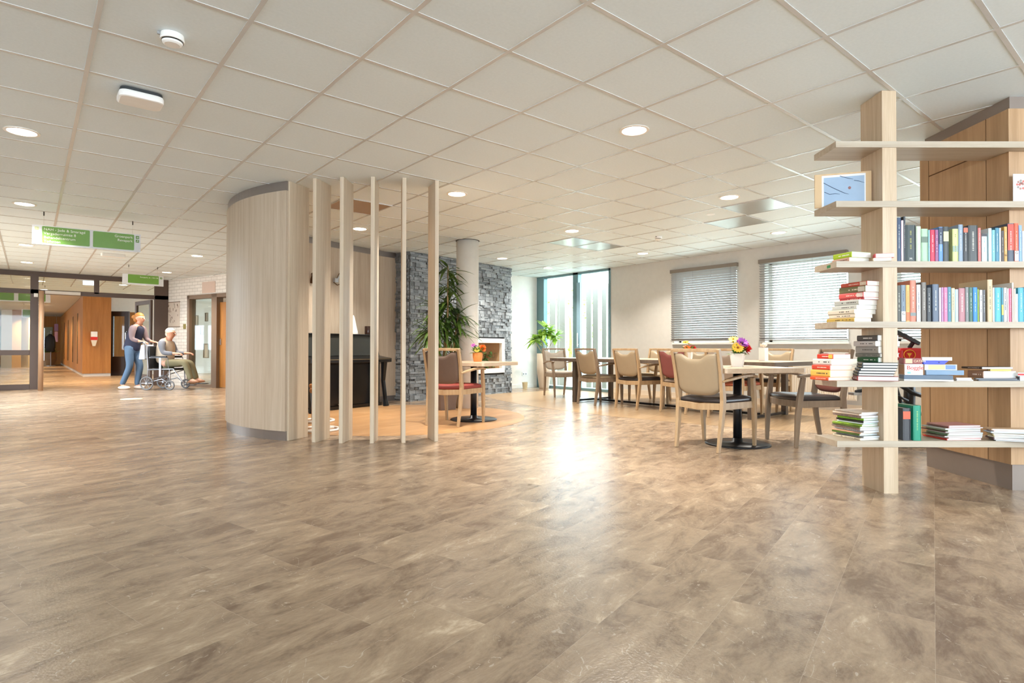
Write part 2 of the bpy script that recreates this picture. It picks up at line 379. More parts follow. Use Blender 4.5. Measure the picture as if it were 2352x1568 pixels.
# stone clad wall
SA = Vector((5.02, 8.84, 0)); sd = Vector((0.9812, 0.1926, 0)); sn = Vector((0.1926, -0.9812, 0)); SL = 2.75
sang = math.atan2(sd.y, sd.x)
def stone_mat():
    m = bpy.data.materials.new('ledge_stone'); m.use_nodes = True
    nt = m.node_tree; L = nt.links.new; N = nt.nodes.new; b = nt.nodes['Principled BSDF']
    at_ = N('ShaderNodeAttribute'); at_.attribute_name = 'tone'
    tc = N('ShaderNodeTexCoord'); n = N('ShaderNodeTexNoise'); n.inputs['Scale'].default_value = 38; n.inputs['Detail'].default_value = 6; L(tc.outputs['Object'], n.inputs['Vector'])
    cr = N('ShaderNodeValToRGB'); cr.color_ramp.elements[0].color = rgb((56, 60, 64)); cr.color_ramp.elements[1].color = rgb((160, 165, 169))
    ad = N('ShaderNodeMath'); ad.operation = 'MULTIPLY_ADD'; ad.inputs[1].default_value = 0.55; L(n.outputs['Fac'], ad.inputs[0]); 
    mu = N('ShaderNodeMath'); mu.operation = 'MULTIPLY'; mu.inputs[1].default_value = 0.6; L(at_.outputs['Fac'], mu.inputs[0]); L(mu.outputs[0], ad.inputs[2])
    L(ad.outputs[0], cr.inputs[0]); L(cr.outputs[0], b.inputs['Base Color']); b.inputs['Roughness'].default_value = 0.6
    bp = N('ShaderNodeBump'); bp.inputs['Strength'].default_value = 0.7; bp.inputs['Distance'].default_value = 0.01; L(n.outputs['Fac'], bp.inputs['Height']); L(bp.outputs[0], b.inputs['Normal'])
    return m
M_STONE = stone_mat()
st = MB(); tones = []
NX0, NX1, NZ0, NZ1 = 0.98, 2.50, 0.42, 1.11
def stones(st, L, holes, org, d, n, seed):
    rnd = random.Random(seed); z = 0.0
    while z < CEIL - 0.003:
        h = rnd.choice((0.025, 0.03, 0.04, 0.045, 0.055, 0.07)); h = min(h, CEIL - z - 0.002)
        if h < 0.008: break
        x = -rnd.random() * 0.1
        while x < L:
            l = rnd.uniform(0.06, 0.24) if h < 0.05 else rnd.uniform(0.06, 0.15)
            a, b_ = max(x, 0), min(x + l, L)
            x += l
            if b_ - a < 0.02: continue
            segs = [(a, b_)]
            for (x0, x1, z0, z1) in holes:
                if z + h > z0 and z < z1:
                    segs = [q for (p, r) in segs for q in ((p, min(r, x0)), (max(p, x1), r)) if q[1] - q[0] > 0.015]
            for (p, r) in segs:
                dep = rnd.uniform(0.006, 0.045); g_ = 0.0032
                hz = h if rnd.random() < 0.8 else h * 0.93
                c = org + d * ((p + r) / 2) + n * (dep / 2)
                ang = math.atan2(d.y, d.x)
                nv = len(st.bm.faces)
                st.box((c.x, c.y, z + hz / 2), (r - p - g_ * 2, dep, hz - g_), ang + rnd.uniform(-0.02, 0.02), 0, rnd.uniform(-0.05, 0.05))
                tones.append((nv, rnd.random()))
        z += h
stones(st, SL, [(NX0, NX1, NZ0, NZ1)], SA, sd, sn, 3)
stones(st, 0.36, [], SA + Vector((-0.1926, 0.9812, 0)) * 0.36 , Vector((0.1926, -0.9812, 0)), Vector((-0.9812, -0.1926, 0)), 4)
st.bm.faces.ensure_lookup_table()
me_tones = tones
def mk_stone():
    # dark backing behind the stones, with a hole for the niche
    def bk(x0, x1, z0, z1):
        c = SA + sd * ((x0 + x1) / 2) - sn * 0.45
        st.box((c.x, c.y, (z0 + z1) / 2), (x1 - x0, 0.9, z1 - z0), sang, 1)
    bk(0, NX0, 0, CEIL - 0.001); bk(NX1, SL, 0, CEIL - 0.001); bk(NX0, NX1, 0, NZ0); bk(NX0, NX1, NZ1, CEIL - 0.001)
mk_stone()
o = st.build('wall_stone', [M_STONE, mat('stone_shadow', (60, 60, 62), 0.9)])
ca = o.data.attributes.new('tone', 'FLOAT', 'FACE')
cur = 0.5; tm = dict(me_tones)
for i in range(len(o.data.polygons)):
    if i in tm: cur = tm[i]
    ca.data[i].value = cur
struct(o, 'grey stacked ledge stone fireplace wall')
# niche: white frame, lining
f = MB()
def nb(m, x0, x1, y0, y1, z0, z1, mi=0):
    c = SA + sd * ((x0 + x1) / 2) + sn * ((y0 + y1) / 2)
    m.box((c.x, c.y, (z0 + z1) / 2), (x1 - x0, abs(y1 - y0), z1 - z0), sang, mi)
t = 0.09
nb(f, NX0, NX1, -0.02, 0.055, NZ1 - t, NZ1); nb(f, NX0, NX1, -0.02, 0.055, NZ0, NZ0 + t); nb(f, NX0, NX0 + t, -0.02, 0.055, NZ0, NZ1); nb(f, NX1 - t, NX1, -0.02, 0.055, NZ0, NZ1)
nf = tag(f.build('fireplace_surround', M_WHITEPAINT, bevel=0.004), 'white framed fireplace niche set in the grey stone wall', 'fireplace')
f = MB()
nb(f, NX0 + 0.01, NX1 - 0.01, -0.44, -0.42, NZ0 + 0.01, NZ1 - 0.01); nb(f, NX0 + t, NX1 - t, -0.42, -0.02, NZ0 + t - 0.02, NZ0 + t); nb(f, NX0 + t, NX1 - t, -0.42, -0.02, NZ1 - t, NZ1 - t + 0.02)
nb(f, NX0 + t - 0.02, NX0 + t, -0.42, -0.02, NZ0 + t, NZ1 - t); nb(f, NX1 - t, NX1 - t + 0.02, -0.42, -0.02, NZ0 + t, NZ1 - t)
f.build('lining', mat('tan_lining', (214, 176, 136), 0.6), nf)
# column
c = struct(MB().lathe([(0.173, 0), (0.173, CEIL)], (5.22, 7.39, 0), 48).build('column', mat('column_paint', (222, 216, 206), 0.55), smooth=False), 'round plastered column before the stone wall')
for p in c.data.polygons: p.use_smooth = len(p.vertices) == 4
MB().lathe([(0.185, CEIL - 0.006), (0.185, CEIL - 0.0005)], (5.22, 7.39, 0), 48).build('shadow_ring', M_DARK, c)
# curved wall: outside radius 1.97 round (3.70, 6.85), then spreading to the stone wall
CXY = (3.70, 6.85)
path = arc(CXY[0], CXY[1], 1.97, math.radians(209.1), math.radians(122), 40)
tail = [(2.72, 8.50), (3.22, 8.66), (3.60, 8.80), (4.05, 8.95), (4.45, 9.07), (4.93, 9.19)]
path = path + tail
def wall_strip(path, th, z0, z1, off=0.0):
    P = [Vector((a, b_, 0)) for a, b_ in path]; A, B = [], []
    for i in range(len(P)):
        t_ = (P[min(i + 1, len(P) - 1)] - P[max(i - 1, 0)]).normalized(); n = Vector((-t_.y, t_.x, 0))
        A.append(P[i] + n * off); B.append(P[i] + n * (off - th))
    m = MB(); n_ = len(P)
    vs = [(v.x, v.y, z0) for v in A] + [(v.x, v.y, z0) for v in B] + [(v.x, v.y, z1) for v in A] + [(v.x, v.y, z1) for v in B]
    fs = []
    for i in range(n_ - 1):
        fs += [(i, i + 1, 2 * n_ + i + 1, 2 * n_ + i), (n_ + i, 3 * n_ + i, 3 * n_ + i + 1, n_ + i + 1), (2 * n_ + i, 2 * n_ + i + 1, 3 * n_ + i + 1, 3 * n_ + i), (i, n_ + i, n_ + i + 1, i + 1)]
    fs += [(0, 2 * n_, 3 * n_, n_), (n_ - 1, 2 * n_ - 1, 4 * n_ - 1, 3 * n_ - 1)]
    m._add(vs, fs); return m
cw = struct(wall_strip(path, 0.07, 0.095, CEIL - 0.095, 0.035).build('wall_curved', M_PANEL, smooth=False), 'curved pale wood veneer wall around the piano niche')
struct(wall_strip(path, 0.05, 0.0, 0.095, 0.022).build('baseboard_curved', M_STEEL, cw))
struct(wall_strip(path, 0.05, CEIL - 0.095, CEIL - 0.0005, 0.022).build('trim_curved', M_STEEL, cw))
cw.children[0]['kind'] = 'structure'
# fins
angs = [math.degrees(math.atan2(b_ - CXY[1], a - CXY[0])) for a, b_ in [(1.975, 5.885), (2.135, 5.61), (2.32, 5.395), (2.55, 5.20), (2.80, 5.03), (3.095, 4.905)]]
finpts = [(1.975, 5.885), (2.135, 5.61), (2.32, 5.395), (2.55, 5.20), (2.80, 5.03), (3.095, 4.905)]
ords = ['first', 'second', 'third', 'fourth', 'fifth', 'last']
for k, (a, b_) in enumerate(finpts):
    d = Vector((CXY[0] - a, CXY[1] - b_, 0)).normalized(); c = Vector((a, b_, 0)) + d * 0.14
    o = MB().box((0, 0, CEIL / 2), (0.28, 0.038, CEIL - 0.001)).build('wooden_fin', M_FIN, bevel=0.0015, loc=(c.x, c.y, 0), rz=math.atan2(d.y, d.x))
    lab = ['tall pale wood fin joined to the end of the curved wall', 'tall pale wood fin, second from the curved wall', 'tall pale wood fin, third from the curved wall',
           'tall pale wood fin, fourth from the curved wall', 'tall pale wood fin seen edge on, second from the free end', 'tall pale wood fin at the free end, beside the maroon seated chair'][k]
    tag(o, lab, 'partition fin', 'tall wooden fins screening the piano niche')
# block wall behind bookshelf (shelf frame)
def sbox(m, u0, u1, w0, w1, z0, z1, mi=0):
    c = S((u0 + u1) / 2, (w0 + w1) / 2, (z0 + z1) / 2)
    return m.box(c, (abs(u1 - u0), abs(w1 - w0), abs(z1 - z0)), SROT, mi)
m = MB(); sbox(m, 3.25, 5.2, 3.80, 4.63, 0.17, CEIL - 0.085)
bw = struct(m.build('wall_block', wood('tan_veneer', (186, 150, 112), (164, 128, 90), (9, 9, 0.35), 0.45)), 'tan wood veneer wall block behind the bookshelf')
m = MB(); sbox(m, 3.27, 5.2, 3.815, 4.60, 0.0, 0.17); struct(m.build('baseboard_block', M_BAND, bw))
m = MB(); sbox(m, 3.27, 5.2, 3.815, 4.60, CEIL - 0.085, CEIL - 0.0005); struct(m.build('trim_block', M_BAND, bw))
m = MB()
for w_ in (3.98, 4.53): sbox(m, 3.2488, 3.252, w_, w_ + 0.004, 0.17, CEIL - 0.085)
sbox(m, 3.2488, 3.252, 4.05, 4.53, 2.262, 2.270)
m.build('panel_joint', mat('joint_brown', (92, 62, 38), 0.8), bw)
# ------------------------------------------------------------ left: glazed partition y = 16.5
PY = 16.5
f = MB()
def pv(x0, x1, z0, z1): f.mm((x0, PY - 0.04, z0), (x1, PY + 0.04, z1))
pv(-0.9, 2.62, CEIL - 0.11, CEIL - 0.0005)
pv(-0.9, 2.62, 2.09, 2.19); pv(-0.9, 0.0, 0.0, 0.12); pv(-0.9, 0.0, 0.75, 0.86)
pv(-0.0, 0.14, 0, CEIL - 0.1); pv(1.13, 1.23, 2.15, CEIL - 0.1); pv(2.33, 2.62, 0, CEIL - 0.1)
pt = struct(f.build('wall_glazed', M_BROWNFRAME, bevel=0.004), 'dark brown framed glazed partition to the corridor')
MB().mm((-0.9, PY - 0.003, 0.12), (-0.0, PY + 0.003, CEIL - 0.1)).mm((0.14, PY - 0.003, 2.19), (2.33, PY + 0.003, CEIL - 0.1)).build('pane', M_GLASS, pt)
MB().mm((0.25, PY - 0.09, 2.10), (0.88, PY - 0.04, 2.17)).build('door_closer', mat('closer_silver', (214, 206, 196), 0.4), pt, bevel=0.004)
MB().mm((0.06, PY - 0.08, 2.02), (0.13, PY - 0.04, 2.10)).build('motion_sensor', M_WHITE, pt, bevel=0.004)
# swing doors
def leaf(num, hx, hy, ang, L_, post=True, lab=''):
    f = MB(); z1 = 2.08
    f.mm((0, -0.025, 0.01), (0.10, 0.025, z1)).mm((L_ - 0.10, -0.025, 0.01), (L_, 0.025, z1)).mm((0.1, -0.025, 0.01), (L_ - 0.1, 0.025, 0.25)).mm((0.1, -0.025, z1 - 0.1), (L_ - 0.1, 0.025, z1))
    o = struct(f.build('door_%d' % num, M_BROWNFRAME, bevel=0.003, loc=(hx, hy, 0), rz=ang), lab)
    MB().mm((0.1, -0.003, 0.25), (L_ - 0.1, 0.003, z1 - 0.1)).build('pane', M_GLASS, o)
    for s in (-1, 1):
        y_ = 0.07 * s
        MB().tube([(L_ - 0.05, 0.02 * s, 0.58), (L_ - 0.05, y_, 0.61), (L_ - 0.05, y_, 1.37), (L_ - 0.05, 0.02 * s, 1.40)], 0.013, 8).build('handle', mat('handle_steel', (200, 200, 200), 0.25, 0.8), o)
    return o
leaf(1, 0.19, PY + 0.08, math.radians(90.5), 1.0, lab='glazed brown door leaf standing open into the corridor')
leaf(2, 2.28, PY + 0.02, math.radians(101), 1.05, lab='glazed brown door leaf open behind the walking person')
post = MB().lathe([(0.046, 0), (0.046, 2.12)], at(93, 897), 20).build('door_guard_post', mat('tan_post', (178, 140, 108), 0.45), smooth=True)
tag(post, 'round tan finger guard post at the open glass door', 'post')
# brick wall, from (2.60,16.5) to behind curved wall
BA = Vector((2.60, 16.55, 0)); BD = (Vector((3.463, 14.091, 0)) - BA).normalized(); BL = 4.6
bang = math.atan2(BD.y, BD.x); BN = Vector((BD.y, -BD.x, 0)); 
if BN.dot(Vector((-1, -1, 0))) < 0: BN = -BN
M_BRICK = brick_mat()
bk = bpy.data.objects.new('wall_brick', None)
def bb(m, s0, s1, t0, t1, z0, z1, mi=0):
    m.mm((s0, t0, z0), (s1, t1, z1), mi)
# local frame: x along the wall, +y away from the room or toward it
def blocal(px, py, t=0.0):
    """where the sight line through a pixel meets the brick wall plane: (s, z)"""
    r = ray(px, py); k = (BA.dot(BN)) / (r.dot(Vector((BN.x, BN.y, 0))))
    P = Vector((0, 0, CZ)) + r * k
    return (P - BA).dot(BD), P.z
ysg = 1 if Vector((-math.sin(bang), math.cos(bang), 0)).dot(BN) > 0 else -1   # local +y points into the room when 1
s_f0 = blocal(431, 760)[0]; s_g1 = blocal(487, 760)[0]; s_m1 = blocal(499, 760)[0]
m = MB(); D0, D1 = 1.75, 4.0
DS, DH = s_f0, 2.16; DE = s_m1 + 1.15
Y0, Y1 = (-0.2 * ysg, 0.0)
m.mm((0, Y0, 0), (DS, Y1, CEIL)).mm((DS, Y0, DH), (DE, Y1, CEIL)).mm((DE, Y0, 0), (BL, Y1, CEIL))
o = struct(m.build('wall_brick', M_BRICK, loc=BA, rz=bang), 'cream painted brick wall by the door')
m = MB(); yy = (-0.14 * ysg, 0.02 * ysg)
m.mm((DS, yy[0], 0), (DS + 0.09, yy[1], DH)).mm((s_g1, yy[0], 0), (s_m1, yy[1], DH)).mm((DE - 0.08, yy[0], 0), (DE, yy[1], DH)).mm((DS, yy[0], DH - 0.09), (DE, yy[1], DH)).mm((DS, yy[0], 0), (s_g1, yy[1], 0.06))
df = struct(m.build('door_3', mat('walnut_frame', (124, 98, 74), 0.45), loc=BA, rz=bang, bevel=0.003), 'brown framed door with a side light in the brick wall')
MB().mm((DS + 0.09, -0.05 * ysg, 0.06), (s_g1, -0.056 * ysg, DH - 0.09)).build('side_light', M_GLASS, df)
MB().mm((s_m1, -0.10 * ysg, 0.01), (DE - 0.08, -0.06 * ysg, DH - 0.2)).build('door_leaf', M_HONEY, df)
MB().mm((s_m1 + 0.04, -0.06 * ysg, 0.98), (s_m1 + 0.07, -0.04 * ysg, 1.12)).build('handle', mat('handle_steel', (200, 200, 200), 0.25, 0.8), df)
# room behind the side light: a wall whose frames stand in for reflections in the glass
rb = struct(MB().mm((DS - 1.4, -1.6 * ysg, 0), (DE + 0.5, -1.5 * ysg, CEIL)).build('wall_office', M_BRICK, loc=BA, rz=bang), 'light brick wall seen through the side light')
frs = [(444, 470, 725, 748), (468, 474, 707, 730), (460, 476, 750, 768), (447, 458, 777, 802), (466, 482, 789, 820), (443, 454, 724, 748)]
for k, (a, b_, c_, d_) in enumerate([(470, 478, 718, 738), (459, 468, 750, 769), (447, 459, 776, 801), (465, 481, 789, 822), (445, 456, 724, 748)]):
    r = ray((a + b_) / 2, (c_ + d_) / 2); q = BA - BN * 1.48; kk = q.dot(BN) / r.dot(Vector((BN.x, BN.y, 0))); P = Vector((0, 0, CZ)) + r * kk
    s_ = (P - BA).dot(BD); wd = (b_ - a) / FPX * kk * 1.25; hd = (d_ - c_) / FPX * kk
    m = MB(); y0, y1 = -1.503 * ysg, -1.47 * ysg; t = 0.018
    x0, x1, z0, z1 = s_ - wd / 2, s_ + wd / 2, P.z - hd / 2, P.z + hd / 2
    m.mm((x0, y0, z0), (x0 + t, y1, z1)).mm((x1 - t, y0, z0), (x1, y1, z1)).mm((x0, y0, z0), (x1, y1, z0 + t)).mm((x0, y0, z1 - t), (x1, y1, z1))
    lab = ['small upper frame nearest the door post', 'small middle frame', 'lower frame at the left', 'largest frame, lowest of the five', 'upper frame at the left edge'][k]
    fo = m.build('reflection_frame', mat('grey_gold_frame', (150, 132, 104), 0.5), loc=BA, rz=bang); MB().mm((x0 + t, y0, z0 + t), (x1 - t, -1.49 * ysg, z1 - t)).build('mount', mat('mount_cream', (216, 206, 188), 0.6), fo)
    tag(fo, lab + ' standing in for a side light reflection', 'picture', 'frames standing in for side light reflections')
# poster, switch, panel on brick wall
def onbrick(name, px0, px1, py0, py1, mt, lab, cat, th=0.015):
    s0, z1 = blocal(px0, py0); s1, z0 = blocal(px1, py1)
    return tag(MB().mm((s0, 0.001 * ysg, z0), (s1, th * ysg, z1)).build(name, mt, loc=BA, rz=bang), lab, cat), s0, s1, z0, z1
po, s0, s1, z0, z1 = onbrick('poster', 377, 413, 695, 750, mat('poster_paper', (206, 188, 170), 0.6), 'unframed beige poster with dark drawn figures on the brick wall', 'poster', 0.006)
m = MB(); rr = random.Random(5)
for k in range(46):
    a = s0 + (s1 - s0) * rr.uniform(0.1, 0.9); b_ = z0 + (z1 - z0) * rr.uniform(0.1, 0.92)
    m.mm((a - rr.uniform(0.004, 0.012), 0.006 * ysg, b_ - rr.uniform(0.01, 0.035)), (a + rr.uniform(0.004, 0.01), 0.0075 * ysg, b_ + rr.uniform(0.01, 0.03)))
m.build('print_pattern', mat('drawing_ink', (120, 96, 80), 0.7), po)
MB().mm((s0 - 0.01, 0.0 * ysg, z1 - 0.012), (s1 + 0.01, 0.016 * ysg, z1 + 0.006)).build('upper_rail', mat('walnut_frame', (124, 98, 74)), po); MB().mm((s0 - 0.01, 0, z0 - 0.006), (s1 + 0.01, 0.016 * ysg, z0 + 0.01)).build('lower_rail', mat('walnut_frame', (124, 98, 74)), po)
sw, *_ = onbrick('wall_switch', 422, 427, 744, 755, mat('olive_switch', (128, 112, 40), 0.5), 'small olive switch plate on the brick wall beside the door frame', 'switch')
pn, *_ = onbrick('wall_panel', 465, 495, 648, 671, mat('pinkish_panel', (206, 180, 162), 0.6), 'blank pinkish panel on the wall above the side light', 'panel', 0.01)
# ------------------------------------------------------------ corridor
m = MB(); m.mm((1.28, 22.75, 0.09), (2.02, 40, CEIL - 0.02))
ww = struct(m.build('wall_corridor', M_HONEY), 'honey veneer corridor wall with narrow windows')
struct(MB().mm((1.30, 22.77, 0), (2.02, 40, 0.09)).build('baseboard_corridor', mat('pale_plinth', (206, 198, 190), 0.4), ww))
struct(MB().mm((1.29, 22.76, CEIL - 0.05), (2.02, 40, CEIL - 0.0005)).build('trim_corridor', M_DARK, ww))
m = MB()
for y_ in (25.0, 27.9, 31.5, 35.0): m.mm((1.272, y_, 0.35), (1.285, y_ + 0.45, 2.1))
m.build('narrow_window', mat('dim_window', (92, 70, 40), 0.2), ww)
struct(MB().mm((-12, 40, 0), (4.5, 40.2, CEIL)).build('wall_far', M_HONEY), 'honey coloured end wall of the corridor')
m = MB()
for k in range(8): m.mm((-9.6 + k * 1.35, 39.95, 0.85), (-8.5 + k * 1.35, 40.02, 2.0))
struct(m.build('window_far', mat('olive_glazing', (120, 116, 62), 0.2)), 'row of olive tinted windows in the far wall')
# wall right of the corridor with a dark doorway
m = MB(); m.mm((2.02, 23.2, 0), (2.08, 23.3, 2.1)); m.mm((2.02, 23.2, 2.1), (5.2, 23.3, CEIL)); m.mm((2.95, 23.2, 0), (5.2, 23.3, 2.1))
struct(m.build('wall_hall', M_WALL), 'warm painted hall wall beyond the swing doors')
struct(MB().mm((2.0, 26.4, 0), (5.2, 26.5, CEIL)).build('wall_hall_back', M_HONEY), 'honey wall seen through the far doorway')
def dark_leaf(num, P, ang, L_, lab):
    f = MB(); z1 = 2.1
    f.mm((0, -0.03, 0), (0.12, 0.03, z1)).mm((L_ - 0.14, -0.03, 0), (L_, 0.03, z1)).mm((0.1, -0.03, 0), (L_ - 0.1, 0.03, 0.62)).mm((0.1, -0.03, z1 - 0.16), (L_ - 0.1, 0.03, z1))
    o = struct(f.build('door_%d' % num, mat('espresso_door', (46, 28, 20), 0.4), loc=P, rz=ang, bevel=0.003), lab)
    MB().mm((0.12, -0.004, 0.62), (L_ - 0.14, 0.004, z1 - 0.16)).build('pane', M_GLASS, o)
    MB().tube([(L_ - 0.07, -0.03, 0.7), (L_ - 0.07, -0.09, 0.74), (L_ - 0.07, -0.09, 1.4), (L_ - 0.07, -0.03, 1.44)], 0.014, 8).build('handle', mat('handle_steel', (200, 200, 200), 0.25, 0.8), o)
dark_leaf(4, (2.02, 23.1, 0), math.radians(-38), 0.62, 'espresso brown glazed door leaf next to the honey wall')
# left side of the corridor: two pale columns
for k, (a, b_, d) in enumerate([(13, 38, 26.0), (55, 72, 26.6)]):
    p0 = atd(a, 800, d); p1 = atd(b_, 800, d); c = (p0 + p1) / 2; wd = (p1 - p0).length
    o = MB().box((0, 0, CEIL / 2), (wd, wd, CEIL)).build('column', mat('tan_column', (190, 160, 120), 0.5) if k == 0 else mat('cream_column', (224, 212, 186), 0.5), loc=(c.x, c.y, 0), rz=SROT)
    struct(o, ['tan square column in the hall beyond the glass', 'cream square column in the hall beyond the glass'][k])
# hall left wall and back walls behind the camera with wide openings
m = MB(); m.mm((-12.2, 16.5, 0), (-12, 46, 0.8)); m.mm((-12.2, 16.5, 2.1), (-12, 46, CEIL)); m.mm((-12.2, -4.7, 0), (-12, 5.5, 0.6)); m.mm((-12.2, -4.7, 2.3), (-12, 5.5, CEIL))
for k in range(10): m.mm((-12.2, 16.5 + k * 3.0, 0.8), (-12, 16.8 + k * 3.0, 2.1))
m.mm((-1.1, 5.5, 0), (-0.9, 9.8, CEIL)); m.mm((-1.1, 15.2, 0), (-0.9, 16.46, CEIL)); m.mm((-1.1, 9.8, 2.40), (-0.9, 15.2, CEIL)); m.mm((-1.1, 9.8, 0), (-0.9, 15.2, 0.30))
m.mm((-12, 5.5, 0), (-0.9, 5.7, CEIL)); m.mm((-12, 16.46, 0), (-0.9, 16.6, CEIL))
struct(m.build('wall_left', M_WALL))
m = MB(); m.mm((-12, -4.9, 0), (9.3, -4.7, 0.6)); m.mm((-12, -4.9, 2.5), (9.3, -4.7, CEIL))  # unseen wall, its wide openings shaped to add daylight
for k in range(8): m.mm((-12 + k * 3.0, -4.9, 0.6), (-11.8 + k * 3.0, -4.7, 2.5))
struct(m.build('wall_front', M_WALL))
# hall right side wall behind curved niche (between brick wall and stone wall)
be = BA + BD * BL
m = MB(); m.mm((be.x - 0.02, be.y - 0.1, 0), (9.3, be.y + 0.1, CEIL)); struct(m.build('wall_niche_back', M_WALL))
# ============================================================ ceiling fittings
M_EMIT = mat('lamp_glow', (255, 244, 226), 0.5, emit=14.0)
M_RING = mat('lamp_ring', (235, 228, 218), 0.35)
LAMP = 0.58
def downlight(x, y, lab, watts=55, col=(1.0, 0.80, 0.58), group=None):
    t = thing('downlight', lab, 'ceiling light', (x, y, CEIL), 0, group)
    MB().lathe([(0.112, -0.001), (0.112, -0.006), (0.092, -0.008), (0.088, -0.001)], (0, 0, 0), 28, caps=False).build('ring', M_RING, t)
    MB().lathe([(0.001, -0.004), (0.088, -0.004)], (0, 0, 0), 28, caps=False).build('diffuser', M_EMIT, t)
    ld = bpy.data.lights.new('downlight_beam', 'AREA'); ld.shape = 'DISK'; ld.size = 0.16; ld.energy = watts * LAMP; ld.color = col; ld.spread = math.radians(118)
    lo = bpy.data.objects.new('downlight_beam', ld); COL.objects.link(lo); lo.parent = t; lo.location = (0, 0, -0.012)
    return t
WARM = (1.0, 0.94, 0.85); NEUT = (1.0, 0.97, 0.94)
DL = [(-0.06, 5.84, NEUT, 'round recessed downlight nearest the ceiling sensor, at the far left', 40),
      (-0.06, 8.78, NEUT, 'round recessed downlight just before the large green hanging sign', 40),
      (-0.06, 12.3, NEUT, 'round recessed downlight hidden behind the large hanging sign', 40),
      (-0.06, 14.8, NEUT, 'round recessed downlight close to the glazed partition, at the far left', 45),
      (2.32, 11.74, WARM, 'round recessed downlight beside the small hanging sign, nearer one', 45),
      (2.32, 14.76, WARM, 'round recessed downlight behind the small hanging sign', 45),
      (3.53, 10.4, WARM, 'round recessed downlight just left of the curved wall top', 35),
      (3.53, 2.81, WARM, 'large looking downlight in the middle of the front ceiling', 52),
      (3.53, 5.20, WARM, 'round downlight just right of the last wood fin', 52),
      (3.53, 7.60, WARM, 'round downlight seen between the wood fins over the piano', 60),
      (5.90, 3.39, WARM, 'round downlight left of the brushed ceiling vent', 52),
      (5.90, 5.80, WARM, 'round downlight before the pair of square vents', 52),
      (6.73, 8.42, WARM, 'faint round downlight between column and glazed corner', 40),
      (8.25, 3.98, WARM, 'round downlight over the window nearest the bookshelf', 45),
      (8.25, 6.38, WARM, 'round downlight near the window wall over the long table', 45),
      (8.25, 8.80, WARM, 'round downlight close to the glazed corner', 40),
      (5.90, 1.0, WARM, 'round downlight hidden above the bookshelf', 45)]
for x, y, c, lab, wt in DL: downlight(x, y, lab, wt, c)
for k, (x, y) in enumerate([(0.2, 18.8), (0.3, 21.5), (0.3, 25), (0.3, 29), (0.3, 34), (1.9, 18.5), (3.6, 20.5), (-2.6, 19), (-2.6, 24), (-2.6, 30), (-5.5, 22), (-5.5, 31)]):
    downlight(x, y, 'round recessed downlight in the corridor beyond the glazed partition', 70, (1.0, 0.74, 0.44), 'corridor downlights beyond the partition')
for (x, y) in [(-3.5, 3), (-7, 3), (-0.5, -3), (4, -3)]:  # unseen lamps added behind the viewer as fill light
    downlight(x, y, 'unseen downlight added for fill behind the viewer', 55, (1.0, 0.88, 0.74), 'added fill downlights behind the viewer')
# small round white disc under the ceiling
MB().lathe([(0.03, -0.002), (0.05, -0.004), (0.05, 0)], (6.484, 3.979, CEIL), 20).build('ceiling_disc', M_WHITE)
tag(bpy.data.objects['ceiling_disc'], 'small round white disc in the ceiling beside the two brushed vents', 'ceiling disc')
def detector(x, y, lab, s=1.0):
    t = thing('smoke_detector', lab, 'smoke detector', (x, y, CEIL))
    MB().lathe([(0.055 * s, -0.001), (0.058 * s, -0.03), (0.056 * s, -0.034)], (0, 0, 0), 28).build('base', M_WHITE, t, smooth=False)
    MB().lathe([(0.050 * s, -0.033), (0.051 * s, -0.040)], (0, 0, 0), 28).build('slot_ring', M_DARK, t)
    MB().lathe([(0.050 * s, -0.039), (0.046 * s, -0.048), (0.036 * s, -0.054)], (0, 0, 0), 28).build('cap', M_WHITE, t)
    MB().box((-0.062 * s, 0.0, -0.01), (0.014, 0.012, 0.014)).build('indicator', mat('grey_plastic', (150, 150, 150)), t)
    return t
detector(0.57, 3.52, 'round white smoke detector on the front left ceiling tile', 1.0)
detector(7.185, 5.27, 'small white smoke detector in the warm lit ceiling past the vents', 0.9)
t = thing('wireless_access_point', 'rounded square white access point with dark vents under the ceiling', 'access point', (0.545, 4.47, CEIL), math.radians(0))
def rrect(w, h, r, n=6):
    out = []
    for (cx, cy, a) in ((w / 2 - r, h / 2 - r, 0), (-w / 2 + r, h / 2 - r, 90), (-w / 2 + r, -h / 2 + r, 180), (w / 2 - r, -h / 2 + r, 270)):
        for i in range(n + 1):
            q = math.radians(a + 90 * i / n); out.append((cx + r * math.cos(q), cy + r * math.sin(q)))
    return out
MB().prism(rrect(0.25, 0.20, 0.05), -0.066, -0.022).build('cover', M_WHITE, t, bevel=0.012)
MB().prism(rrect(0.235, 0.185, 0.045), -0.024, -0.006).build('vent_band', mat('black_vent', (40, 44, 46), 0.5), t)
MB().prism(rrect(0.16, 0.12, 0.03), -0.008, -0.0005).build('mount_plate', mat('grey_plastic', (150, 150, 150)), t)
t = thing('emergency_light', 'long shallow white emergency light on the ceiling behind the large sign', 'emergency light', (1.13, 12.49, CEIL), 0.1)
MB().prism(rrect(0.36, 0.10, 0.02), -0.055, -0.0005).build('housing', M_WHITE, t, bevel=0.004)
M_VENT = mat('brushed_vent', (176, 170, 160), 0.28, 0.75)
M_VENTB = mat('beige_vent', (168, 142, 114), 0.4, 0.2)
vl = ['brushed square ceiling vent, nearest one left of the bookshelf', 'brushed square ceiling vent diagonally behind the nearest one', 'grey square ceiling vent left of the farther pair', 'pale square ceiling vent right of the farther pair', 'beige square ceiling vent seen between the wood fins']
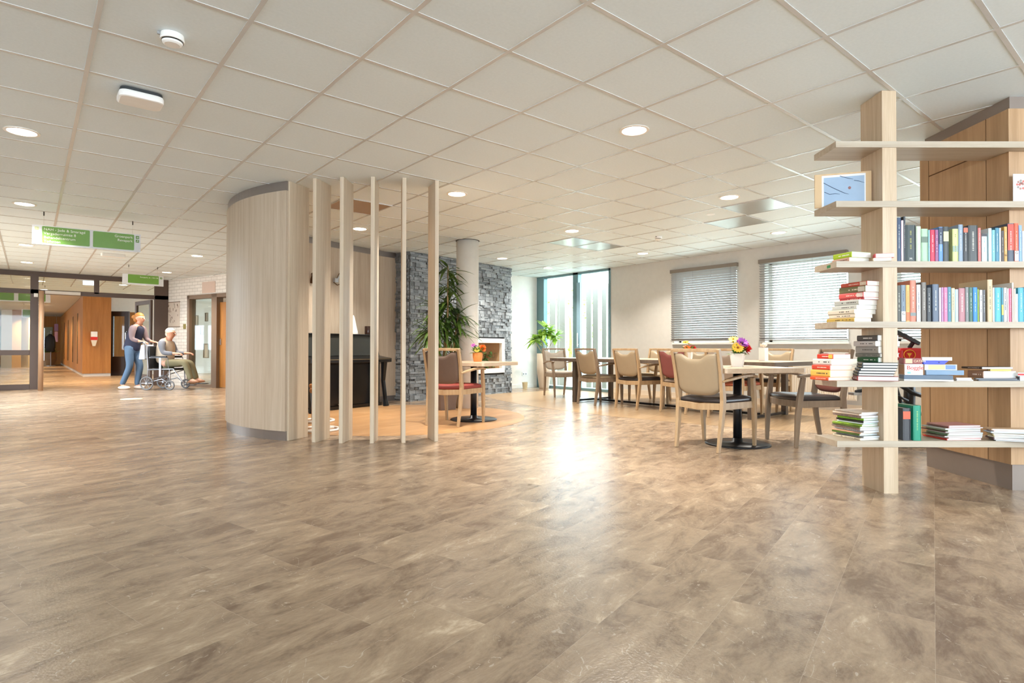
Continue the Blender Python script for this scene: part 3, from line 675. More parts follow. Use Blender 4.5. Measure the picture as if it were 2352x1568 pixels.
for k, (i, j) in enumerate([(11, -1), (12, 0), (11, 4), (12, 4), (5, 4)]):
    x, y = -0.3506 + 0.6 * (i + 0.5), 3.7092 + 0.6 * (j + 0.5)
    t = thing('ceiling_vent', vl[k], 'vent', (x, y, CEIL))
    mt = M_VENTB if k == 4 else M_VENT
    MB().mm((-0.285, -0.285, -0.006), (0.285, 0.285, -0.0005)).build('plate', mt, t, bevel=0.002)
    m = MB(); q = 0.2975
    m.mm((-q, -q, -0.009), (q, -q + 0.014, -0.0005)).mm((-q, q - 0.014, -0.009), (q, q, -0.0005)).mm((-q, -q + 0.014, -0.009), (-q + 0.014, q - 0.014, -0.0005)).mm((q - 0.014, -q + 0.014, -0.009), (q, q - 0.014, -0.0005))
    m.build('rim', M_GRID, t)
# hanging signs
M_GREEN = mat('sign_green', (112, 158, 62), 0.35); M_SIGN = mat('sign_grey', (222, 224, 226), 0.35); M_LET = mat('sign_letter', (240, 240, 226), 0.4)
def sign(P0, P1, z0, z1, panels, lab, texts, icons, cords):
    a, b_ = Vector((*P0, 0)), Vector((*P1, 0)); Lg = (b_ - a).length; d = (b_ - a) / Lg
    ang = math.atan2(d.y, d.x)
    t = thing('hanging_sign', lab, 'sign', (a.x, a.y, 0), ang)
    MB().mm((0, -0.008, z0), (Lg, 0.008, z1)).build('board', M_SIGN, t, bevel=0.001)
    m = MB()
    for (u0, u1, v0, v1) in panels:
        pts = rrect((u1 - u0) * Lg, (v1 - v0) * (z1 - z0), 0.012)
        cx, cz = (u0 + u1) / 2 * Lg, z0 + (v0 + v1) / 2 * (z1 - z0)
        Mx = Matrix.Translation((cx, -0.0082, cz)) @ Matrix.Rotation(PI / 2, 4, 'X')
        m = MB(); m.prism(pts, 0, 0.0012, 0, Mx); m.build('green_panel', M_GREEN, t)
    for (txt, u, v, sz, al) in texts:
        Mx = Matrix.Translation((u * Lg, -0.0098, z0 + v * (z1 - z0))) @ Matrix.Rotation(PI / 2, 4, 'X')
        lettering(txt, sz, M_LET, t, Mx, align=al)
    for (u, v, kind, mt) in icons:
        cx, cz, q = u * Lg, z0 + v * (z1 - z0), 0.019
        MB().mm((cx - q, -0.0105, cz - q), (cx + q, -0.008, cz + q)).build('arrow_tile', mt, t)
        m = MB(); ax = {'L': (-1, 0), 'R': (1, 0), 'U': (0.7, 0.7)}[kind]
        Mx = Matrix.Translation((cx, -0.0112, cz)) @ Matrix.Rotation(math.atan2(-ax[1], ax[0]), 4, 'Y')
        m._add([(-0.013, 0, -0.002), (0.006, 0, -0.002), (0.006, 0, 0.002), (-0.013, 0, 0.002), (0.0, 0, -0.010), (0.013, 0, 0), (0.0, 0, 0.010), (0.004, 0, 0)], [(0, 1, 2, 3), (4, 5, 7), (7, 5, 6)], 0, Mx)
        m.build('arrow', M_LET, t)
    for u in cords:
        MB().tube([(u * Lg, 0, z1), (u * Lg, 0, CEIL - 0.04)], 0.0012, 6).build('cord', mat('cord_grey', (170, 165, 160)), t)
        MB().tube([(u * Lg, 0, CEIL - 0.05), (u * Lg, 0, CEIL - 0.0005)], 0.007, 8).build('ceiling_hook', mat('dark_hook', (70, 66, 60)), t)
    return t
M_ARG = mat('arrow_green', (96, 140, 60), 0.4); M_ARP = mat('arrow_pale', (206, 214, 150), 0.4)
sign((0.01, 9.14), (1.12, 9.07), 2.178, 2.413, [(0.085, 0.51, 0.09, 0.96), (0.54, 0.935, 0.09, 0.96)], 'large two panel green hanging sign listing departments',
     [('NAH - Jade & Smaragd', 0.10, 0.75, 0.044, 'LEFT'), ('Vergaderruimte 8', 0.10, 0.54, 0.044, 'LEFT'), ('Behandelcentrum', 0.10, 0.33, 0.044, 'LEFT'), ('Toiletten', 0.10, 0.13, 0.044, 'LEFT'), ('Groenpark', 0.92, 0.74, 0.044, 'RIGHT'), ('Revapark', 0.92, 0.53, 0.044, 'RIGHT')],
     [(0.04, 0.82, 'L', M_ARP), (0.04, 0.60, 'L', M_ARP), (0.04, 0.38, 'L', M_ARP), (0.04, 0.17, 'L', M_ARP), (0.967, 0.83, 'R', M_ARG), (0.967, 0.62, 'U', M_ARG)], (0.1, 0.92))
sign((1.41, 13.89), (2.13, 13.94), 2.185, 2.395, [(0.13, 0.88, 0.16, 0.98)], 'small single panel green hanging sign before the brick wall',
     [('Revapark, nr. 118-128', 0.865, 0.72, 0.036, 'RIGHT')], [(0.94, 0.80, 'U', M_ARG)], (0.15, 0.85))
sign((-1.05, 20.1), (0.42, 20.1), 2.12, 2.40, [(0.09, 0.49, 0.1, 0.96), (0.55, 0.93, 0.1, 0.96)], 'two panel green sign hanging beyond the glazed partition', [], [], (0.1, 0.92))
sign((-0.25, 28.9), (0.42, 28.9), 2.05, 2.36, [(0.05, 0.95, 0.08, 0.96)], 'small green sign hanging far down the corridor', [], [], (0.1, 0.92))
# exit sign, lit
p = atd(204, 650, 14.6)
t = thing('exit_light', 'small lit blue white emergency sign seen through the transom', 'exit light', (p.x, p.y, 0), 0)
MB().box((0, 0, p.z), (0.24, 0.03, 0.10)).build('panel', mat('exit_glow', (226, 232, 255), 0.4, emit=1.6), t)
MB().box((0, 0, (CEIL + p.z + 0.05) / 2), (0.02, 0.02, CEIL - p.z - 0.05)).build('stem', M_WHITE, t)
MB().mm((-0.13, -0.02, p.z + 0.05), (0.13, 0.02, p.z + 0.06)).build('top_rail', mat('grey_plastic', (150, 150, 150)), t)
# ============================================================ window blinds
def blind(y0, y1, z0, z1, n, tilt, lab):
    t = thing('window_blind', lab, 'window blind', (WX, (y0 + y1) / 2, 0), 0, 'slatted window blinds')
    w_ = (y1 - y0) / 2
    MB().mm((-0.075, -w_ - 0.01, z1 - 0.002), (-0.006, w_ + 0.01, z1 + 0.062)).build('headrail', mat('blind_rail', (128, 118, 108), 0.45), t, bevel=0.003)
    m = MB(); zs = [z0 + 0.02 + (z1 - z0 - 0.03) * i / (n - 1) for i in range(n)]
    for z in zs:
        m.box((-0.042, 0, z), (0.048, 2 * w_, 0.0022), 0, 0, 0, tilt)
    sl = m.build('slats', M_BLIND, t)
    MB().mm((-0.068, -w_, z0 - 0.014), (-0.016, w_, z0)).build('bottom_rail', mat('blind_rail', (128, 118, 108), 0.45), t, bevel=0.002)
    for q in (-0.82, -0.28, 0.28, 0.82):
        MB().tube([(-0.067, q * w_, z0), (-0.067, q * w_, z1)], 0.0012, 5).build('ladder_cord', mat('cord_taupe', (120, 112, 104)), t)
    MB().tube([(-0.082, -w_ + 0.09, z1), (-0.084, -w_ + 0.085, z0 + 0.50)], 0.0014, 5).lathe([(0.003, 0), (0.006, -0.03), (0.003, -0.05)], (-0.084, -w_ + 0.085, z0 + 0.50), 8).build('pull_cord', mat('dark_cord', (50, 50, 54)), t)
blind(5.165, 6.475, 1.065, 2.315, 31, math.radians(46), 'taupe slatted blind on the left window over the long table')
blind(3.44, 4.765, 1.065, 2.31, 31, math.radians(23), 'taupe slatted blind with open slats on the bright window left of the bookshelf')
blind(1.53, 2.86, 1.065, 2.31, 31, math.radians(23), 'taupe slatted blind glimpsed through the bookshelf beside its first post')
# radiator
def radiator(y0, y1, lab):
    t = thing('radiator', lab, 'radiator', (WX - 0.02, (y0 + y1) / 2, 0), 0)
    w_ = (y1 - y0) / 2; m = MB(); k = 0; M_R = mat('radiator_cream', (232, 220, 202), 0.4)
    m.mm((-0.07, -w_, 0.17), (-0.055, w_, 0.63))
    y = -w_ + 0.02
    while y < w_ - 0.02:
        m.tube([(-0.071, y, 0.19), (-0.071, y, 0.61)], 0.011, 6); y += 0.034
    m.build('front_panel', M_R, t)
    MB().mm((-0.072, -w_, 0.63), (-0.004, w_, 0.645)).build('top_grille', M_R, t)
    MB().mm((-0.03, -w_ + 0.2, 0.14), (0.018, -w_ + 0.23, 0.6)).build('bracket', M_R, t)
    MB().mm((-0.03, w_ - 0.23, 0.14), (0.018, w_ - 0.2, 0.6)).build('bracket', M_R, t)
    MB().tube([(-0.04, w_ - 0.05, 0.2), (-0.04, w_ - 0.05, 0.0)], 0.008, 8).build('pipe', M_R, t)
radiator(3.3, 4.75, 'cream ribbed radiator under the bright window')
# ============================================================ chairs
def interp(a, b_, t): return a + (b_ - a) * t
def chair_meshes(t, wd, back, seat, grey=False):
    W2, D2 = 0.225, 0.25
    for s in (-1, 1):       # rear leg runs up into the back post
        MB().tube([(s * 0.215, -0.285, 0.001), (s * 0.222, -0.245, 0.25), (s * 0.228, -0.225, 0.46), (s * 0.232, -0.262, 0.70), (s * 0.236, -0.315, 0.915)], [0.72, 0.95, 1.05, 0.9, 0.8], sq=(0.034, 0.050), up=(0, 1, 0)).build('leg', wd, t, bevel=0.004)
    for s in (-1, 1):
        MB().tube([(s * 0.262, 0.255, 0.001), (s * 0.268, 0.243, 0.28), (s * 0.274, 0.225, 0.46), (s * 0.280, 0.195, 0.655)], [0.68, 0.95, 1.05, 0.85], sq=(0.036, 0.050), up=(0, 1, 0)).build('leg', wd, t, bevel=0.004)
    for s in (-1, 1):
        MB().tube([(s * 0.240, -0.262, 0.628), (s * 0.262, -0.16, 0.648), (s * 0.280, 0.0, 0.672), (s * 0.286, 0.13, 0.676), (s * 0.282, 0.245, 0.662)], [0.7, 0.9, 1.0, 1.1, 0.9], sq=(0.050, 0.026)).build('armrest', wd, t, bevel=0.006)
    # seat frame
    m = MB(); fr = []
    n = 9
    fp = [(interp(-0.262, 0.262, i / (n - 1)), 0.215 + 0.045 * (1 - (2 * i / (n - 1) - 1) ** 2)) for i in range(n)]
    m.tube([(x, y, 0.405) for x, y in fp], 1, sq=(0.024, 0.062))
    m.tube([(-0.215, -0.238, 0.405), (0, -0.262, 0.395), (0.215, -0.238, 0.405)], 1, sq=(0.024, 0.060))
    for s in (-1, 1): m.tube([(s * 0.226, -0.23, 0.405), (s * 0.264, 0.22, 0.405)], 1, sq=(0.024, 0.062))
    m.build('seat_frame', wd, t, bevel=0.003)
    # cushion
    nx, ny = 12, 12; top, bot = [], []
    def pt(i, j, z, k=1.0):
        v = j / ny * 2 - 1; u = i / nx * 2 - 1
        hw = interp(0.222, 0.268, (v + 1) / 2) * k
        y = interp(-0.225, 0.225 + 0.045 * (1 - u * u), (v + 1) / 2) * (k if abs(v) > 0.9 else 1)
        return (u * hw, y, z)
    m = MB(); vs = []; fs = []
    for j in range(ny + 1):
        for i in range(nx + 1):
            u, v = i / nx * 2 - 1, j / ny * 2 - 1
            e = (1 - abs(u) ** 6) * (1 - abs(v) ** 6)
            z = 0.462 + 0.030 * e ** 0.6 - 0.016 * math.exp(-(u * u * 2.5 + (v + 0.2) ** 2 * 1.5)) + 0.008 * (v > 0.3) * (v - 0.3)
            vs.append(pt(i, j, z))
    off = len(vs)
    for j in range(ny + 1):
        for i in range(nx + 1): vs.append(pt(i, j, 0.432, 0.985))
    Wn = nx + 1
    for j in range(ny):
        for i in range(nx):
            a = j * Wn + i
            fs.append((a, a + 1, a + 1 + Wn, a + Wn)); fs.append((off + a, off + a + Wn, off + a + 1 + Wn, off + a + 1))
    bd = [i for i in range(Wn)] + [j * Wn + nx for j in range(1, ny + 1)] + [ny * Wn + i for i in range(nx - 1, -1, -1)] + [j * Wn for j in range(ny - 1, 0, -1)]
    for k in range(len(bd)):
        a, b_ = bd[k], bd[(k + 1) % len(bd)]; fs.append((a, off + a, off + b_, b_))
    m._add(vs, fs); m.build('seat_cushion', seat, t, smooth=True, bevel=0.0)
    # backrest pad, scooped at the top, rounded below
    m = MB(); nx, nz = 20, 14; vs = []; fs = []
    def yb(z): return -0.222 - 0.085 * max(0, (z - 0.50)) / 0.40 - 0.012 * max(0, (z - 0.5))
    for side in (0, 1):
        for j in range(nz + 1):
            for i in range(nx + 1):
                u = i / nx * 2 - 1
                q_ = min(1, max(0, (abs(u) - 0.22) / 0.5)); zt = 0.876 - 0.050 * (1 - q_ * q_ * (3 - 2 * q_))
                zb = 0.505 + 0.055 * abs(u) ** 5 - 0.008 * math.cos(u * 1.5)
                v = j / nz
                z = interp(zb, zt, v)
                hw = 0.211 + 0.006 * (z - 0.5) / 0.4
                e = (1 - abs(u) ** 8) * (1 - abs(2 * v - 1) ** 10)
                th = (0.008 + 0.016 * e ** 0.5)
                y = yb(z) - 0.018 * (1 - u * u) + (th if side else -th)
                vs.append((u * hw, y, z))
    Wn = nx + 1; off = Wn * (nz + 1)
    for j in range(nz):
        for i in range(nx):
            a = j * Wn + i; fs.append((a, a + 1, a + 1 + Wn, a + Wn)); fs.append((off + a, off + a + Wn, off + a + 1 + Wn, off + a + 1))
    bd = [i for i in range(Wn)] + [j * Wn + nx for j in range(1, nz + 1)] + [nz * Wn + i for i in range(nx - 1, -1, -1)] + [j * Wn for j in range(nz - 1, 0, -1)]
    for k in range(len(bd)):
        a, b_ = bd[k], bd[(k + 1) % len(bd)]; fs.append((a, off + a, off + b_, b_))
    m._add(vs, fs); m.build('backrest', back, t, smooth=True)
    MB().tube([(-0.240, -0.314, 0.902), (-0.12, -0.326, 0.904), (0, -0.330, 0.905), (0.12, -0.326, 0.904), (0.240, -0.314, 0.902)], 1, sq=(0.024, 0.032)).build('top_rail', wd, t, bevel=0.005)
M_CREAM = mat('cream_leather', (164, 145, 118), 0.42, bump=(220, 0.06)); M_GREYLEA = mat('greige_leather', (170, 158, 144), 0.42, bump=(220, 0.06))
M_TAUPE = mat('taupe_leather', (150, 132, 116), 0.42, bump=(220, 0.06)); M_MAROON = mat('maroon_fabric', (134, 72, 66), 0.8, bump=(300, 0.25))
M_CHAR = mat('charcoal_leather', (62, 56, 56), 0.28, bump=(220, 0.05)); M_BROWNF = mat('brown_fabric', (108, 88, 76), 0.75, bump=(300, 0.2)); M_RED = mat('brick_red_fabric', (150, 62, 52), 0.75, bump=(260, 0.2))
M_RUST = mat('rust_fabric', (176, 92, 62), 0.75); M_MARL = mat('maroon_leather', (120, 66, 58), 0.5, bump=(220, 0.06))
def yaw(dx, dy): return math.atan2(dy, dx) - PI / 2
def chair(lab, x, y, rz, wd, back, seat):
    t = thing('dining_armchair', lab, 'chair', (x, y, 0), rz, 'armchairs around the dining tables')
    chair_meshes(t, wd, back, seat); return t
chair('beige leather armchair with black seat, nearest one, seen from behind', 4.955, 3.01, yaw(1, 0), M_CHAIRWOOD, M_CREAM, M_CHAR)
chair('armchair with maroon back and black seat behind the stacked books', 5.84, 2.555, yaw(-0.82, 0.575), M_GREYWOOD, M_MARL, M_CHAR)
chair('armchair with brown back and brick red seat beside the last wood fin', 4.00, 5.93, yaw(0.90, 0.43), M_CHAIRWOOD, M_BROWNF, M_RED)
chair('greige armchair at the far left end of the long table', 7.86, 8.02, yaw(-0.30, -1), M_GREYWOOD, M_GREYLEA, M_GREYLEA)
chair('beige reclined armchair turned slightly at the left of the long table', 7.26, 6.50, yaw(1, -0.12), M_GREYWOOD, M_CREAM, M_CREAM)
chair('beige leather armchair with dark seat, second along the long table', 7.26, 5.69, yaw(1, -0.08), M_CHAIRWOOD, M_CREAM, M_CHAR)
chair('armchair with maroon fabric back, third along the near side of the long table', 7.34, 4.92, yaw(1, -0.05), M_CHAIRWOOD, M_MAROON, M_TAUPE)
chair('armchair with brown back and rust seat behind the flower pot', 7.27, 4.12, yaw(1, 0.05), M_CHAIRWOOD, M_TAUPE, M_RUST)
chair('beige armchair on the window side, behind the second near armchair', 8.42, 6.35, yaw(-1, 0), M_CHAIRWOOD, M_CREAM, M_CREAM)
chair('beige armchair on the window side, mostly hidden behind the maroon one', 8.42, 5.55, yaw(-1, 0), M_CHAIRWOOD, M_CREAM, M_CHAR)
chair('pale armchair with dark seat on the window side, right of the flower pot', 8.38, 4.22, yaw(-1, 0), M_CHAIRWOOD, M_CREAM, M_CHAR)
# ============================================================ tables
t = thing('pedestal_table', 'square ash topped table on a round black base, beside the bookshelf', 'table', (5.27, 2.95, 0), math.radians(65), 'square pedestal tables')
MB().prism(rrect(0.85, 0.85, 0.03), 0.70, 0.745).build('tabletop', M_TABLETOP, t, bevel=0.003)
MB().lathe([(0.04, 0.02), (0.04, 0.69)], (0, 0, 0), 24).build('column', M_BLACK, t, smooth=False)
MB().lathe([(0.30, 0.0), (0.30, 0.010), (0.28, 0.018), (0.05, 0.024), (0.045, 0.06)], (0, 0, 0), 48).build('base', M_BLACK, t)
MB().mm((-0.2, -0.2, 0.688), (0.2, 0.2, 0.70)).build('mount_plate', M_BLACK, t)
for o in t.children:
    if o.name.startswith('column') or o.name.startswith('base'):
        for p in o.data.polygons: p.use_smooth = len(p.vertices) == 4
dup(t, (4.41, 6.10, 0), math.radians(20), 'square ash topped table on a round black base, inside the round oak inlay')
# long table
t = thing('dining_table', 'long ash table with dark edge on square steel legs, along the windows', 'table', (7.66, 5.50, 0))
MB().mm((-0.56, -2.02, 0.728), (0.56, 2.02, 0.75)).build('tabletop', M_TABLETOP, t, bevel=0.002)
m = MB(); e = 0.0008
m.mm((-0.56 - e, -2.02 - e, 0.694), (-0.53, 2.02 + e, 0.7475)).mm((0.53, -2.02 - e, 0.694), (0.56 + e, 2.02 + e, 0.7475)).mm((-0.56, -2.02 - e, 0.694), (0.56, -1.99, 0.7475)).mm((-0.56, 1.99, 0.694), (0.56, 2.02 + e, 0.7475))
m.build('edge_band', M_DARKTABLE, t, bevel=0.002)
M_TLEG = mat('bronze_steel', (98, 86, 76), 0.4, 0.3)
for sx in (-0.46, 0.46):
    for sy in (-1.66, 1.50):
        MB().mm((sx - 0.035, sy - 0.035, 0.0), (sx + 0.035, sy + 0.035, 0.70)).build('leg', M_TLEG, t, bevel=0.003)
for sy in (-1.66, 1.50): MB().mm((-0.43, sy - 0.02, 0.015), (0.43, sy + 0.02, 0.045)).build('cross_rail', M_BLACK, t)
MB().mm((-0.02, -1.64, 0.015), (0.02, 1.48, 0.045)).build('long_rail', M_BLACK, t)
# ============================================================ flower pots
def bloom(m, c, r, n, mi, mc, up=Vector((0, 0, 1)), layers=1):
    up = up.normalized(); a = up.orthogonal().normalized(); b_ = up.cross(a)
    for L_ in range(layers):
        for k in range(n):
            q = 2 * PI * (k + 0.5 * L_) / n; d = a * math.cos(q) + b_ * math.sin(q)
            rr = r * (1 - 0.25 * L_)
            m.leaf(Vector(c) + d * r * 0.12 + up * 0.003 * L_, Vector(c) + d * rr + up * (r * (0.15 + 0.35 * L_)), r * 0.5, 0, mi, 3, side=up.cross(d))
    m.ball(Vector(c) + up * 0.004, r * 0.2, 8, 5, mc)
def flowerpot(loc, lab, potc, blooms, potr=0.068, poth=0.13, square=True, group=None):
    t = thing('flower_pot', lab, 'flower pot', loc, 0.4, group)
    if square:
        m = MB(); p0 = rrect(potr * 1.5, potr * 1.5, 0.012); p1 = rrect(potr * 2, potr * 2, 0.014)
        n = len(p0); vs = [(x, y, 0.0) for x, y in p0] + [(x, y, poth) for x, y in p1] + [(x * 0.9, y * 0.9, poth) for x, y in p1] + [(x * 0.85, y * 0.85, poth - 0.02) for x, y in p1]
        fs = [tuple(range(n - 1, -1, -1))] + [tuple(range(3 * n, 4 * n))]
        for L_ in range(3): fs += [(L_ * n + i, L_ * n + (i + 1) % n, (L_ + 1) * n + (i + 1) % n, (L_ + 1) * n + i) for i in range(n)]
        m._add(vs, fs); m.build('pot', potc, t)
    else:
        m = MB().lathe([(potr * 0.78, 0), (potr * 0.98, poth * 0.5), (potr, poth), (potr * 0.88, poth), (potr * 0.85, poth - 0.02)], (0, 0, 0), 28); o = m.build('pot', potc, t)
        for k in range(5): pass
    rnd = random.Random(len(lab))
    lf = MB()
    for k in range(40):
        q = rnd.uniform(0, 2 * PI); r = rnd.uniform(0.06, 0.125)
        a = (0.02 * math.cos(q), 0.02 * math.sin(q), poth - 0.01)
        lf.leaf(a, (r * math.cos(q), r * math.sin(q), poth + rnd.uniform(-0.01, 0.10)), 0.045, 0.01)
    lf.build('foliage', mat('bouquet_leaf', (98, 138, 62), 0.5), t)
    for (x, y, z, r, c1, c2, n, L_) in blooms:
        m = MB(); r = r * 1.2; c = Vector((x * 1.1, y * 1.1, poth + z * 1.1)); up = Vector((x, y, z + 0.02)) + Vector((-0.04, -0.03, 0))
        bloom(m, c, r, n, 0, 1, up, L_); m.tube([(x * 0.2, y * 0.2, poth - 0.01), c], 0.0018, 5, 2)
        m.build('flower', [mat('petal_%s' % (c1,), c1, 0.6), mat('petal_%s' % (c2,), c2, 0.6), mat('bouquet_leaf', (98, 138, 62))], t)
YEL, PUR, RED_, ORG, PNK, DK = (244, 196, 70), (176, 84, 190), (214, 26, 34), (240, 120, 40), (224, 120, 190), (60, 30, 60)
B1 = [(-0.045, 0.03, 0.125, 0.042, (236, 204, 90), (214, 170, 50), 12, 1), (-0.02, -0.04, 0.09, 0.058, PUR, DK, 12, 2), (-0.075, -0.01, 0.05, 0.050, YEL, (150, 90, 20), 14, 1),
      (0.045, -0.055, 0.035, 0.062, RED_, (170, 14, 20), 14, 3), (0.03, 0.04, 0.10, 0.045, (238, 222, 120), (200, 180, 80), 12, 1), (0.07, -0.01, 0.075, 0.035, (214, 222, 130), (170, 180, 80), 8, 1)]
p = S((1692 - 1176) * 5.72 / FPX, 5.70)
flowerpot((p.x, p.y, 0.745), 'white square pot with purple, red and yellow flowers on the near square table', M_WHITE, B1, group='potted flowers on the tables')
flowerpot((7.72, 5.12, 0.75), 'pot of yellow and red flowers on the long table, behind the maroon armchair', M_WHITE, [(-0.03, 0.03, 0.12, 0.045, YEL, (190, 130, 30), 14, 1), (0.04, 0.0, 0.10, 0.045, (230, 190, 60), (190, 130, 30), 14, 1), (-0.06, 0.0, 0.03, 0.05, ORG, (200, 80, 20), 12, 2), (0.03, -0.05, 0.03, 0.055, RED_, (170, 14, 20), 12, 3), (0, 0.04, 0.06, 0.04, (240, 170, 150), (200, 100, 90), 10, 1)], group='potted flowers on the tables')
p = atd(1097, 826, 7.6)
flowerpot((p.x, p.y, 0.745), 'orange round pot with orange and pink flowers on the table in the round inlay', mat('terracotta_orange', (226, 140, 74), 0.6),
          [(0.02, -0.05, 0.045, 0.05, ORG, (190, 70, 20), 12, 3), (-0.07, 0.02, 0.085, 0.028, (206, 90, 180), DK, 8, 1), (-0.01, 0.03, 0.07, 0.03, (120, 70, 130), DK, 10, 1), (-0.05, -0.02, 0.03, 0.035, (210, 180, 70), (160, 120, 40), 10, 1), (0.06, 0.0, 0.06, 0.03, (236, 150, 60), (160, 90, 30), 10, 1)], 0.066, 0.12, False, group='potted flowers on the tables')
# napkin box on long table
p = at(1718, 824, 0.75)
t = thing('napkin_holder', 'white holder with a crumpled pale napkin on the long table, behind the flowers', 'napkin holder', (7.80, 3.98, 0.75), 0.1)
MB().prism(rrect(0.12, 0.09, 0.01), 0.0, 0.18).build('box', M_WHITE, t, bevel=0.003)
m = MB(); rnd = random.Random(2)
for k in range(9):
    q = 2 * PI * k / 9; m.leaf((0.01 * math.cos(q), 0.01 * math.sin(q), 0.178), (0.07 * math.cos(q), 0.05 * math.sin(q), 0.225 + rnd.uniform(-0.02, 0.02)), 0.05, 0)
m.build('napkin', mat('napkin_cream', (246, 232, 216), 0.8), t)
# ============================================================ plants
def frond_plant(name, lab, loc, potdef, stems, leafm, stemm, seed, wl, ll, hang=0.5, group=None):
    t = thing(name, lab, 'potted plant', loc, 0, group); rnd = random.Random(seed)
    potdef(t)
    st_, lf = MB(), MB()
    for (x0, y0, z0, x1, y1, z1, n) in stems:
        mid = ((x0 + x1) / 2 + rnd.uniform(-0.03, 0.03), (y0 + y1) / 2, (z0 + z1) / 2)
        st_.tube([(x0, y0, z0), mid, (x1, y1, z1)], [0.018, 0.014, 0.008] if hang > 0.4 else [0.011, 0.008, 0.005], 8)
        for k in range(n):
            q = 2 * PI * k * 0.381 + rnd.uniform(-0.3, 0.3); f = rnd.uniform(0.0, 1.0)
            bz = z1 - (0.40 if hang > 0.4 else 0.22) * f * min(1.0, (z1 - z0)); bx = interp(x1, mid[0], 0.3 * f); by = interp(y1, mid[1], 0.3 * f)
            L_ = ll * rnd.uniform(0.7, 1.1); el = rnd.uniform(-0.35, 1.0) - 0.5 * f
            d = Vector((math.cos(q) * math.cos(el), math.sin(q) * math.cos(el), math.sin(el))) * L_
            b_ = Vector((bx, by, bz)) + d
            lf.leaf((bx, by, bz), b_, wl * rnd.uniform(0.8, 1.1), hang * L_ * rnd.uniform(0.3, 1.0), 0, 6)
    st_.build('stem', stemm, t, smooth=True); lf.build('foliage', leafm, t)
    return t
def leafmat(name, c1, c2, trans=0.25):
    m = bpy.data.materials.new(name); m.use_nodes = True; nt = m.node_tree; L = nt.links.new; N = nt.nodes.new; b = nt.nodes['Principled BSDF']
    tc = N('ShaderNodeTexCoord'); n = N('ShaderNodeTexNoise'); n.inputs['Scale'].default_value = 6; L(tc.outputs['Object'], n.inputs[0])
    cr = N('ShaderNodeValToRGB'); cr.color_ramp.elements[0].position = 0.35; cr.color_ramp.elements[0].color = rgb(c1); cr.color_ramp.elements[1].position = 0.65; cr.color_ramp.elements[1].color = rgb(c2)
    L(n.outputs['Fac'], cr.inputs[0]); L(cr.outputs[0], b.inputs['Base Color']); b.inputs['Roughness'].default_value = 0.4
    tr = N('ShaderNodeBsdfTranslucent'); L(cr.outputs[0], tr.inputs[0]); mx = N('ShaderNodeMixShader'); mx.inputs[0].default_value = trans
    L(b.outputs[0], mx.inputs[1]); L(tr.outputs[0], mx.inputs[2]); L(mx.outputs[0], nt.nodes['Material Output'].inputs[0])
    return m
M_LEAFD = leafmat('dracaena_leaf', (44, 70, 26), (96, 124, 52)); M_LEAFL = leafmat('light_leaf', (122, 166, 52), (176, 204, 98), 0.4)
M_BARK = mat('stem_bark', (150, 122, 82), 0.8)
def taper_pot(mt, r0, r1, h, n=4, soil=True):
    def f(t):
        if n == 4:
            m = MB(); a, b_ = r0, r1
            m._add([(-a, -a, 0), (a, -a, 0), (a, a, 0), (-a, a, 0), (-b_, -b_, h), (b_, -b_, h), (b_, b_, h), (-b_, b_, h), (-b_ * .88, -b_ * .88, h), (b_ * .88, -b_ * .88, h), (b_ * .88, b_ * .88, h), (-b_ * .88, b_ * .88, h), (-b_ * .86, -b_ * .86, h - .04), (b_ * .86, -b_ * .86, h - .04), (b_ * .86, b_ * .86, h - .04), (-b_ * .86, b_ * .86, h - .04)],
                   [(0, 3, 2, 1), (0, 1, 5, 4), (1, 2, 6, 5), (2, 3, 7, 6), (3, 0, 4, 7), (4, 5, 9, 8), (5, 6, 10, 9), (6, 7, 11, 10), (7, 4, 8, 11), (8, 9, 13, 12), (9, 10, 14, 13), (10, 11, 15, 14), (11, 8, 12, 15), (12, 13, 14, 15)])
            m.build('planter', mt, t, bevel=0.006)
        else:
            o = MB().lathe([(r0, 0), (r0 * 1.12, 0.06), (r1 * 0.98, h * 0.45), (r1, h), (r1 * 0.88, h), (r1 * 0.86, h - 0.04)], (0, 0, 0), 32).build('planter', mt, t)
            for p in o.data.polygons: p.use_smooth = len(p.vertices) == 4
        MB().lathe([(r1 * 0.8, h - 0.039), (r1 * 0.8, h - 0.035)], (0, 0, 0), 20).build('soil', mat('soil', (60, 46, 36), 0.9), t)
    return f
pp = atd(1021, 935, 8.75)
frond_plant('potted_dracaena', 'tall dark green dracaena in a brown planter before the stone wall', (pp.x - 0.02, pp.y, 0), taper_pot(mat('brown_planter', (104, 84, 72), 0.6), 0.13, 0.20, 0.62),
            [(-0.05, 0, 0.58, -0.14, 0.0, 1.55, 46), (0.04, 0.03, 0.58, 0.10, 0.04, 1.80, 60), (0.0, -0.05, 0.58, 0.02, -0.08, 2.15, 30), (0.06, -0.03, 0.58, 0.20, -0.10, 1.45, 46), (-0.08, 0.04, 0.58, -0.20, 0.06, 1.25, 40), (0.0, 0.02, 0.58, 0.04, 0.0, 1.35, 44)],
            M_LEAFD, M_BARK, 11, 0.05, 0.42, 0.55)
tgt = thing('toy_ball', 'small red and white ball at the foot of the tall dracaena', 'ball', (pp.x - 0.165, pp.y - 0.10, 0.62), 0.5)
m = MB(); m.ball((0, 0, 0.085), 0.085, 18, 12)
for f_ in m.bm.faces:
    a = math.atan2(f_.calc_center_median().y, f_.calc_center_median().x); f_.material_index = [0, 1, 0, 2, 0, 1][int((a + PI) / (2 * PI) * 6) % 6]
m.build('shell', [M_WHITE, mat('ball_red', (206, 40, 32), 0.35), mat('ball_black', (40, 40, 44), 0.35)], tgt, smooth=True)
